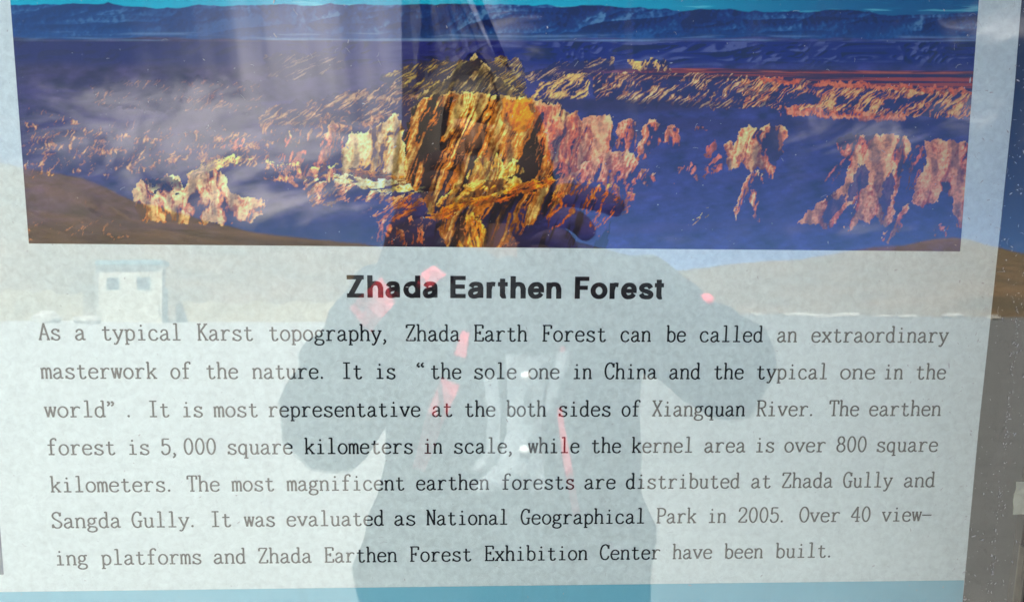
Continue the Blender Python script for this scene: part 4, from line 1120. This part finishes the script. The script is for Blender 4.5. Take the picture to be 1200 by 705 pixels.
ellipsoid('nose', (0.000, -0.778, 1.575), (0.013, 0.020, 0.024), m_skin, person)
for sx in (-0.030, 0.030):
    ellipsoid('eye', (sx - 0.001, -0.797, 1.600), (0.014, 0.008, 0.008), m_hair, person)
ellipsoid('mouth', (0.001, -0.795, 1.538), (0.024, 0.007, 0.006), material('lips', (0.30, 0.09, 0.07), 0.5), person)
for sx in (-0.078, 0.074):
    ellipsoid('ear', (sx, -0.872, 1.585), (0.010, 0.020, 0.032), m_skin, person)


def sub(keys_, scale, names=None):
    p_, r_, ix = [], [], {}
    for k in keys_:
        ix[k] = len(p_)
        p_.append(J[k][0])
        rr = J[k][1]
        rr = rr if isinstance(rr, tuple) else (rr, rr)
        r_.append(tuple(q * scale for q in rr))
    e_ = [(ix[a], ix[b]) for a, b in ED if a in ix and b in ix]
    return p_, e_, r_, ix


# jacket: torso, flared hem and puffed sleeves down to the cuffs
JK = {
    'hem': ((0.060, -1.00, 0.70), (0.29, 0.18)), 'waist': ((0.070, -0.985, 0.98), (0.285, 0.165)), 'chest': ((0.075, -0.95, 1.20), (0.25, 0.155)),
    'collar': ((0.065, -0.935, 1.355), (0.130, 0.098)), 'nk': ((0.04, -0.915, 1.440), (0.080, 0.072)),
    'shl': ((-0.105, -0.935, 1.340), 0.090), 'ual': ((-0.185, -0.885, 1.22), 0.092), 'ell': ((-0.235, -0.83, 1.125), 0.086), 'fal': ((-0.160, -0.740, 1.28), 0.062), 'wrl': ((-0.088, -0.660, 1.395), 0.044),
    'shr': ((0.255, -0.935, 1.350), 0.090), 'uar': ((0.35, -0.885, 1.29), 0.090), 'elr': ((0.42, -0.82, 1.215), 0.084), 'far': ((0.285, -0.735, 1.315), 0.062), 'wrr': ((0.158, -0.657, 1.390), 0.044),
}
JE = [('hem', 'waist'), ('waist', 'chest'), ('chest', 'collar'), ('collar', 'nk'), ('collar', 'shl'), ('shl', 'ual'), ('ual', 'ell'), ('ell', 'fal'), ('fal', 'wrl'),
      ('collar', 'shr'), ('shr', 'uar'), ('uar', 'elr'), ('elr', 'far'), ('far', 'wrr')]
for k in JK:
    JK[k] = (tuple(Vector(JK[k][0]) + PO * (0.35 if k in ('wrl', 'wrr') else 1.0)), JK[k][1])
jk = list(JK)
jacket = skin_mesh('jacket', [JK[k][0] for k in jk], [(jk.index(a), jk.index(b)) for a, b in JE], [JK[k][1] for k in jk], m_jacket, person, 2, jk.index('chest'))
# soft folds in the cloth
for v in jacket.data.vertices:
    c = v.co
    v.co = c + v.normal * (0.009 * math.sin(c.z * 42 + c.x * 26) * math.sin(c.x * 30 + c.y * 24) + 0.004 * math.sin(c.z * 110 - c.x * 40))
p_, e_, r_, ix = sub(['hipl', 'knl', 'anl', 'pelvis', 'hipr', 'knr', 'anr'], 1.22)
skin_mesh('trousers', p_, e_, r_, m_trouser, person, 2, ix['pelvis'])
for k in ('l', 'r'):
    a, b = Vector(J['an' + k][0]), Vector(J['to' + k][0])
    skin_mesh('shoe', [tuple(a + Vector((0, -0.03, -0.045))), tuple((a + b) / 2 + Vector((0, 0, -0.02))), tuple(b)], [(0, 1), (1, 2)], [(0.052, 0.052), (0.05, 0.045), (0.042, 0.036)], m_shoe, person, 2)

# hood: an open shell with a raised peak
bm = bmesh.new()
seg, rg_ = 28, 12
rows_ = []
for j in range(rg_ + 1):
    th = math.pi * (0.02 + 0.66 * j / rg_)          # from the peak down towards the shoulders
    row = []
    for i in range(seg + 1):
        ph = math.pi * (0.62 + 1.76 * i / seg)        # open towards +Y
        rr = math.sin(th)
        peak = 0.030 * max(0.0, 1 - th / 0.9) ** 1.2
        x = -0.002 + 0.118 * rr * math.cos(ph) * (1 + 0.25 * max(0, th - 1.4))
        y = -0.870 + 0.125 * rr * math.sin(ph)
        z = 1.580 + 0.130 * math.cos(th) * (1.0 if th < 1.57 else 1.55) + peak
        row.append(bm.verts.new((x, y + PO.y, z + PO.z)))
    rows_.append(row)
for j in range(rg_):
    for i in range(seg):
        bm.faces.new((rows_[j][i], rows_[j][i + 1], rows_[j + 1][i + 1], rows_[j + 1][i]))
rsol = bmesh.ops.solidify(bm, geom=bm.faces[:], thickness=0.008)
bm_obj('hood', bm, m_hood, person, True)
ellipsoid('hair', (-0.003, -0.878, 1.645), (0.083, 0.090, 0.052), m_hair, person, 20)


# red trims laid on the jacket cloth: strips shrunk onto its surface
from mathutils.bvhtree import BVHTree
bvh = BVHTree.FromPolygons([v.co[:] for v in jacket.data.vertices], [tuple(p.vertices) for p in jacket.data.polygons])


def front(x, z):
    hit = bvh.ray_cast(Vector((x, -0.82 if abs(x - 0.06) < 0.135 and z < 1.335 else 0.0, z)), Vector((0, -1, 0)))
    return hit[0].y if hit[0] is not None else -0.80


def strip(name, path, mat, parent, off=0.009):
    """path = (x, z, half width) along the cloth"""
    cen = []
    for (xa, za, wa), (xb, zb, wb) in zip(path[:-1], path[1:]):
        for k in range(14):
            t_ = k / 14
            cen.append((xa + (xb - xa) * t_, za + (zb - za) * t_, wa + (wb - wa) * t_))
    cen.append(path[-1])
    bm = bmesh.new()
    rows_ = []
    for i, (x, z, w) in enumerate(cen):
        a, b = cen[max(i - 1, 0)], cen[min(i + 1, len(cen) - 1)]
        d = Vector((b[0] - a[0], b[1] - a[1])).normalized()
        nx_, nz_ = -d.y, d.x
        row = []
        for s_ in (-1, -0.5, 0, 0.5, 1):
            px, pz = x + nx_ * w * s_, z + nz_ * w * s_
            row.append(bm.verts.new((px, front(px, pz) + off, pz)))
        rows_.append(row)
    for r0, r1 in zip(rows_[:-1], rows_[1:]):
        for k in range(4):
            bm.faces.new((r0[k], r0[k + 1], r1[k + 1], r1[k]))
    bmesh.ops.solidify(bm, geom=bm.faces[:], thickness=0.003)
    return bm_obj(name, bm, mat, parent, False)


strip('red_trim', [(-0.048, 1.418, 0.011), (-0.078, 1.396, 0.013)], m_red, person)
strip('red_trim', [(-0.098, 1.392, 0.015), (-0.115, 1.372, 0.018), (-0.144, 1.345, 0.021)], m_red, person)
strip('red_trim', [(-0.012, 1.325, 0.006), (-0.020, 1.288, 0.009)], m_red, person)
strip('red_trim', [(-0.034, 1.250, 0.015), (-0.060, 1.190, 0.014), (-0.083, 1.115, 0.010)], m_red, person)
strip('red_trim', [(0.135, 1.305, 0.003), (0.126, 1.280, 0.004)], m_red, person)
strip('red_trim', [(0.132, 1.210, 0.004), (0.146, 1.130, 0.006), (0.163, 1.040, 0.006)], m_red, person)
ellipsoid('red_toggle', (0.332, front(0.332, 1.373) + 0.003, 1.373), (0.011, 0.006, 0.009), m_red, person, shift=False)

# ------------------------------------------------------------------ phone held at the camera position
FWD = cam.matrix_world.to_3x3() @ Vector((0, 0, -1))
RGT = cam.matrix_world.to_3x3() @ Vector((1, 0, 0))
UPV = cam.matrix_world.to_3x3() @ Vector((0, 1, 0))
PH = Matrix((RGT, UPV, -FWD)).transposed().to_4x4()
PH.translation = cam.matrix_world.translation - FWD * 0.011 + RGT * 0.010 - UPV * 0.010
phone = tag(empty('mobile_phone', mat=PH), 'black mobile phone held sideways in both hands of the reflected photographer', 'phone')
bm = bmesh.new()
add_box(bm, -0.080, 0.080, -0.038, 0.038, -0.0042, 0.0042, bevel=0.0035)
bm_obj('case', bm, m_phone, phone, True)
for lx, ly in ((-0.052, 0.018), (-0.052, -0.006), (-0.070, 0.006)):
    bm = bmesh.new()
    bmesh.ops.create_cone(bm, cap_ends=True, segments=24, radius1=0.0065, radius2=0.0065, depth=0.0016)
    bmesh.ops.translate(bm, vec=(lx, ly, -0.0050), verts=bm.verts)
    bm_obj('lens', bm, m_lens, phone)

# ------------------------------------------------------------------ pale bag at the chest
bag = tag(empty('chest_bag', (0.075, -0.80, 1.15)), 'pale translucent plastic bag hanging over the dark jacket of the reflected photographer', 'bag')


def bagpart(name, quads, depth, parent=bag):
    """quads: outline rows (z, xleft, xright), world coordinates, a thin puffed pouch"""
    bm = bmesh.new()
    nu = 10
    fr, bk = [], []
    n = len(quads)
    for j, (z, xl, xr) in enumerate(quads):
        rf, rb = [], []
        for i in range(nu + 1):
            s_ = i / nu
            x = xl + (xr - xl) * s_
            y0 = max(front(x, z), -0.93) + 0.006
            puff = depth * math.sin(math.pi * s_) * math.sin(math.pi * (j + 0.5) / n) + 0.003 * math.sin(x * 160 + z * 40)
            rf.append(bm.verts.new((x - 0.075, y0 + 0.003 + abs(puff) + 0.80, z - 1.15)))
            rb.append(bm.verts.new((x - 0.075, y0 + 0.80, z - 1.15)))
        fr.append(rf)
        bk.append(rb)
    for j in range(n - 1):
        for i in range(nu):
            bm.faces.new((fr[j][i], fr[j][i + 1], fr[j + 1][i + 1], fr[j + 1][i]))
            bm.faces.new((bk[j][i], bk[j + 1][i], bk[j + 1][i + 1], bk[j][i + 1]))
    bmesh.ops.recalc_face_normals(bm, faces=bm.faces[:])
    return bm_obj(name, bm, mat_bag, parent, True)


mat_bag = m_bag
bagpart('pouch', [(1.292, 0.048, 0.120), (1.235, 0.052, 0.108), (1.175, 0.052, 0.105), (1.125, 0.038, 0.108), (1.100, 0.012, 0.112), (1.080, 0.002, 0.113)], 0.022)
bagpart('side_fold', [(1.260, 0.014, 0.036), (1.205, 0.022, 0.042), (1.145, 0.020, 0.040), (1.115, -0.006, 0.038)], 0.006)
bagpart('side_fold', [(1.297, 0.124, 0.152), (1.250, 0.114, 0.134), (1.200, 0.109, 0.122)], 0.006)
for z in (1.150, 1.262):
    ellipsoid('snap', (0.003, front(0.078, z) + 0.80 + 0.034, z - 1.15), (0.008, 0.005, 0.006), m_button, bag, shift=False)

# ------------------------------------------------------------------ things out on the open ground
m_white = material('whitewashed_wall', (0.46, 0.43, 0.35), 0.9, 0.1, (1.5, 0.9, (0.30, 0.26, 0.18)), (8, 0.4, 0.03))
m_teal = material('teal_roof_sheet', (0.09, 0.20, 0.22), 0.6, 0.3, (2, 0.6, (0.13, 0.25, 0.27)))
m_dark = material('dark_window', (0.02, 0.03, 0.035), 0.7, 0.2)
m_mud = material('yellow_mud_wall', (0.36, 0.29, 0.17), 0.95, 0.1, (0.8, 0.9, (0.22, 0.17, 0.09)), (5, 0.6, 0.05))
m_rock = material('pale_rock', (0.33, 0.31, 0.27), 0.95, 0.1, (3, 0.8, (0.32, 0.29, 0.25)), (6, 0.7, 0.08))
m_pole = material('weathered_pole', (0.075, 0.068, 0.066), 0.8, 0.2, (8, 0.7, (0.045, 0.04, 0.04)))
m_hillrock = m_rock


def at_(az_deg, r_):
    a = R(az_deg)
    return Vector((math.sin(a) * r_, -math.cos(a) * r_, 0))


hut_p = at_(-22.3, 52)
hut = tag(empty('guard_hut', tuple(hut_p)), 'small whitewashed hut with teal roof and two dark windows at the foot of the hill', 'hut')
hut.rotation_euler = (0, 0, R(-22.3 + 8))
W2, D2, H2 = 1.55, 1.5, 3.3
bm = bmesh.new()
# walls with two window holes in the side that faces +Y
ys = D2
xs_ = [-W2, -1.15, -0.45, 0.45, 1.15, W2]
zs_ = [0, 1.85, 2.6, H2]
for i in range(5):
    for j in range(3):
        if j == 1 and i in (1, 3):
            continue
        bm.faces.new([bm.verts.new(q) for q in ((xs_[i], ys, zs_[j]), (xs_[i], ys, zs_[j + 1]), (xs_[i + 1], ys, zs_[j + 1]), (xs_[i + 1], ys, zs_[j]))])
for q in (((-W2, ys), (-W2, -ys)), ((-W2, -ys), (W2, -ys)), ((W2, -ys), (W2, ys))):
    (xa, ya), (xb, yb) = q
    bm.faces.new([bm.verts.new(v_) for v_ in ((xa, ya, 0), (xb, yb, 0), (xb, yb, H2), (xa, ya, H2))])
bmesh.ops.remove_doubles(bm, verts=bm.verts, dist=0.001)
bmesh.ops.recalc_face_normals(bm, faces=bm.faces[:])
bmesh.ops.solidify(bm, geom=bm.faces[:], thickness=0.18)
bm_obj('wall', bm, m_white, hut)
for x0 in (-1.15, 0.45):
    wf = box('window', (x0, x0 + 0.70, ys - 0.14, ys - 0.09, 1.85, 2.6), m_teal, hut)
    box('pane', (x0 + 0.07, x0 + 0.63, ys - 0.088, ys - 0.075, 1.92, 2.53), m_dark, wf)
box('roof', (-W2 - 0.2, W2 + 0.2, -D2 - 0.2, D2 + 0.25, H2 + 0.005, H2 + 0.30), m_teal, hut, bevel=0.05)
box('door', (W2 + 0.19, W2 + 0.24, -0.5, 0.4, 0.0, 2.0), m_teal, hut)


def wall_run(az0, az1, r_, h, label, n=16):
    a, b = at_(az0, r_), at_(az1, r_)
    d = b - a
    root = empty('boundary_wall', tuple(a))
    root.rotation_euler = (0, 0, math.atan2(d.y, d.x))
    Lg = d.length
    bm = bmesh.new()
    rr = random.Random(int(az0 * 10))
    prev = None
    top = [h * (0.85 + 0.3 * rr.random()) for _ in range(n + 1)]
    for i in range(n):
        x0, x1 = Lg * i / n, Lg * (i + 1) / n
        v_ = [bm.verts.new(q) for q in ((x0, -0.25, 0), (x1, -0.25, 0), (x1, 0.25, 0), (x0, 0.25, 0), (x0, -0.2, top[i]), (x1, -0.2, top[i + 1]), (x1, 0.2, top[i + 1]), (x0, 0.2, top[i]))]
        for f in ((4, 5, 6, 7), (0, 1, 5, 4), (3, 7, 6, 2)) + (((0, 4, 7, 3),) if i == 0 else ()) + (((1, 2, 6, 5),) if i == n - 1 else ()):
            bm.faces.new([v_[k] for k in f])
    bmesh.ops.remove_doubles(bm, verts=bm.verts, dist=0.001)
    bm_obj('mud_bank', bm, m_mud, root)
    tag(root, label, 'wall')


wall_run(-31, -25.2, 54, 1.7, 'low yellow mud wall left of the small white hut')
wall_run(-19.8, -9.5, 53, 1.2, 'low yellow mud wall between the white hut and the photographer')


def rock(name, p, s, seed, label, group=None):
    rr = random.Random(seed)
    bm = bmesh.new()
    bmesh.ops.create_icosphere(bm, subdivisions=2, radius=1.0)
    for v_ in bm.verts:
        v_.co *= 0.82 + 0.36 * rr.random()
        v_.co.x *= s[0]
        v_.co.y *= s[1]
        v_.co.z *= s[2]
    o = bm_obj(name, bm, m_rock, None)
    o.location = (p.x, p.y, s[2] * 0.55)
    o.rotation_euler = (0, 0, rr.random() * 3)
    tag(o, label, 'rock', group)


spots = [(21.5, 84, 2.6), (22.9, 86, 3.2), (25.4, 88, 1.8), (27.6, 90, 2.2), (28.9, 88, 2.4), (31.5, 92, 1.4), (19.8, 82, 1.3), (33.6, 86, 1.6)]
BL = ['middling pale boulder, second from the left end of the row under the right hill', 'longest pale boulder in the row at the foot of the right hill', 'rounded pale boulder just right of the longest one in the row',
      'pale boulder in the middle of the right half of the row', 'low wide pale boulder, third from the right end of the row', 'small pale boulder, second from the right end of the row', 'small pale boulder at the left end of the row nearest the photographer',
      'last pale boulder at the right end of the row beside the glass edge']
for k, (a_, r_, s_) in enumerate(spots):
    rock('boulder', at_(a_, r_), (s_ * 0.9, 0.6, 0.18 + 0.08 * (k % 3)), 40 + k, BL[k], 'pale boulders at the hill foot')
rock('boulder', at_(-27.3, 49), (1.1, 0.6, 0.42), 61, 'large pale boulder standing left of the white hut')
rock('boulder', at_(-24.9, 47), (0.7, 0.5, 0.32), 62, 'smaller rounded boulder close beside the white hut')


# tall unidentified dark shape with a slanted shoulder behind the photographer, body made up
m_dark_shape = material('dark_shape_surface', (0.020, 0.020, 0.022), 0.6, 0.4, (6, 0.7, (0.040, 0.038, 0.040)), (9, 0.8, 0.03))
prof = [(-0.24, 0.0), (0.345, 0.0), (0.34, 1.05), (0.295, 1.80), (0.27, 1.90), (0.14, 2.10), (-0.03, 2.44), (-0.10, 2.64), (-0.27, 2.64), (-0.255, 1.8)]
ws = tag(empty('dark_shape', (0, -2.55, 0)), 'tall dark unidentified shape with a slanted shoulder standing behind the photographer', 'dark shape')
bm = bmesh.new()
zs_ = [0, 0.3, 0.6, 0.9, 1.2, 1.5, 1.8, 1.9, 2.0, 2.1, 2.2, 2.3, 2.44, 2.54, 2.64]
lz = [(0.0, -0.24), (1.8, -0.255), (2.64, -0.27)]
rz_ = [(0.0, 0.345), (1.05, 0.34), (1.80, 0.295), (1.90, 0.27), (2.10, 0.14), (2.44, -0.03), (2.64, -0.10)]
NU = 18
ringv = []
for z in zs_:
    xl = float(np.interp(z, [p[0] for p in lz], [p[1] for p in lz]))
    xr = float(np.interp(z, [p[0] for p in rz_], [p[1] for p in rz_]))
    row = []
    for i in range(NU + 1):
        s_ = i / NU
        row.append(bm.verts.new((xl + (xr - xl) * s_, 0.10 * math.sin(math.pi * s_) ** 0.6 + 0.022 * math.sin(s_ * 21 + z * 2.0) + 0.012 * math.sin(s_ * 47), z)))
    for i in range(NU, -1, -1):
        s_ = i / NU
        row.append(bm.verts.new((xl + (xr - xl) * s_, -0.16 - 0.02 * math.sin(s_ * 17 + z), z)))
    ringv.append(row)
n_ = len(ringv[0])
for j in range(len(zs_) - 1):
    for i in range(n_):
        bm.faces.new((ringv[j][i], ringv[j][(i + 1) % n_], ringv[j + 1][(i + 1) % n_], ringv[j + 1][i]))
bm.faces.new(ringv[-1])
bm_obj('shape_body', bm, m_dark_shape, ws, True)
m_crease = material('grey_crease', (0.20, 0.19, 0.19), 0.6, 0.3)  # lighter folds of the dark shape, put into the colour as grey strips
for pts_ in (((-0.20, 2.66), (-0.165, 2.30), (-0.20, 1.95)), ((-0.10, 2.64), (0.02, 2.36), (0.15, 2.04))):
    bm = bmesh.new()
    prev = None
    for x, z in pts_:
        a_, b_ = bm.verts.new((x - 0.016, 0.155, z)), bm.verts.new((x + 0.016, 0.155, z))
        if prev:
            bm.faces.new((prev[0], prev[1], b_, a_))
        prev = (a_, b_)
    bmesh.ops.solidify(bm, geom=bm.faces[:], thickness=0.006)
    bm_obj('crease_streak', bm, m_crease, ws)
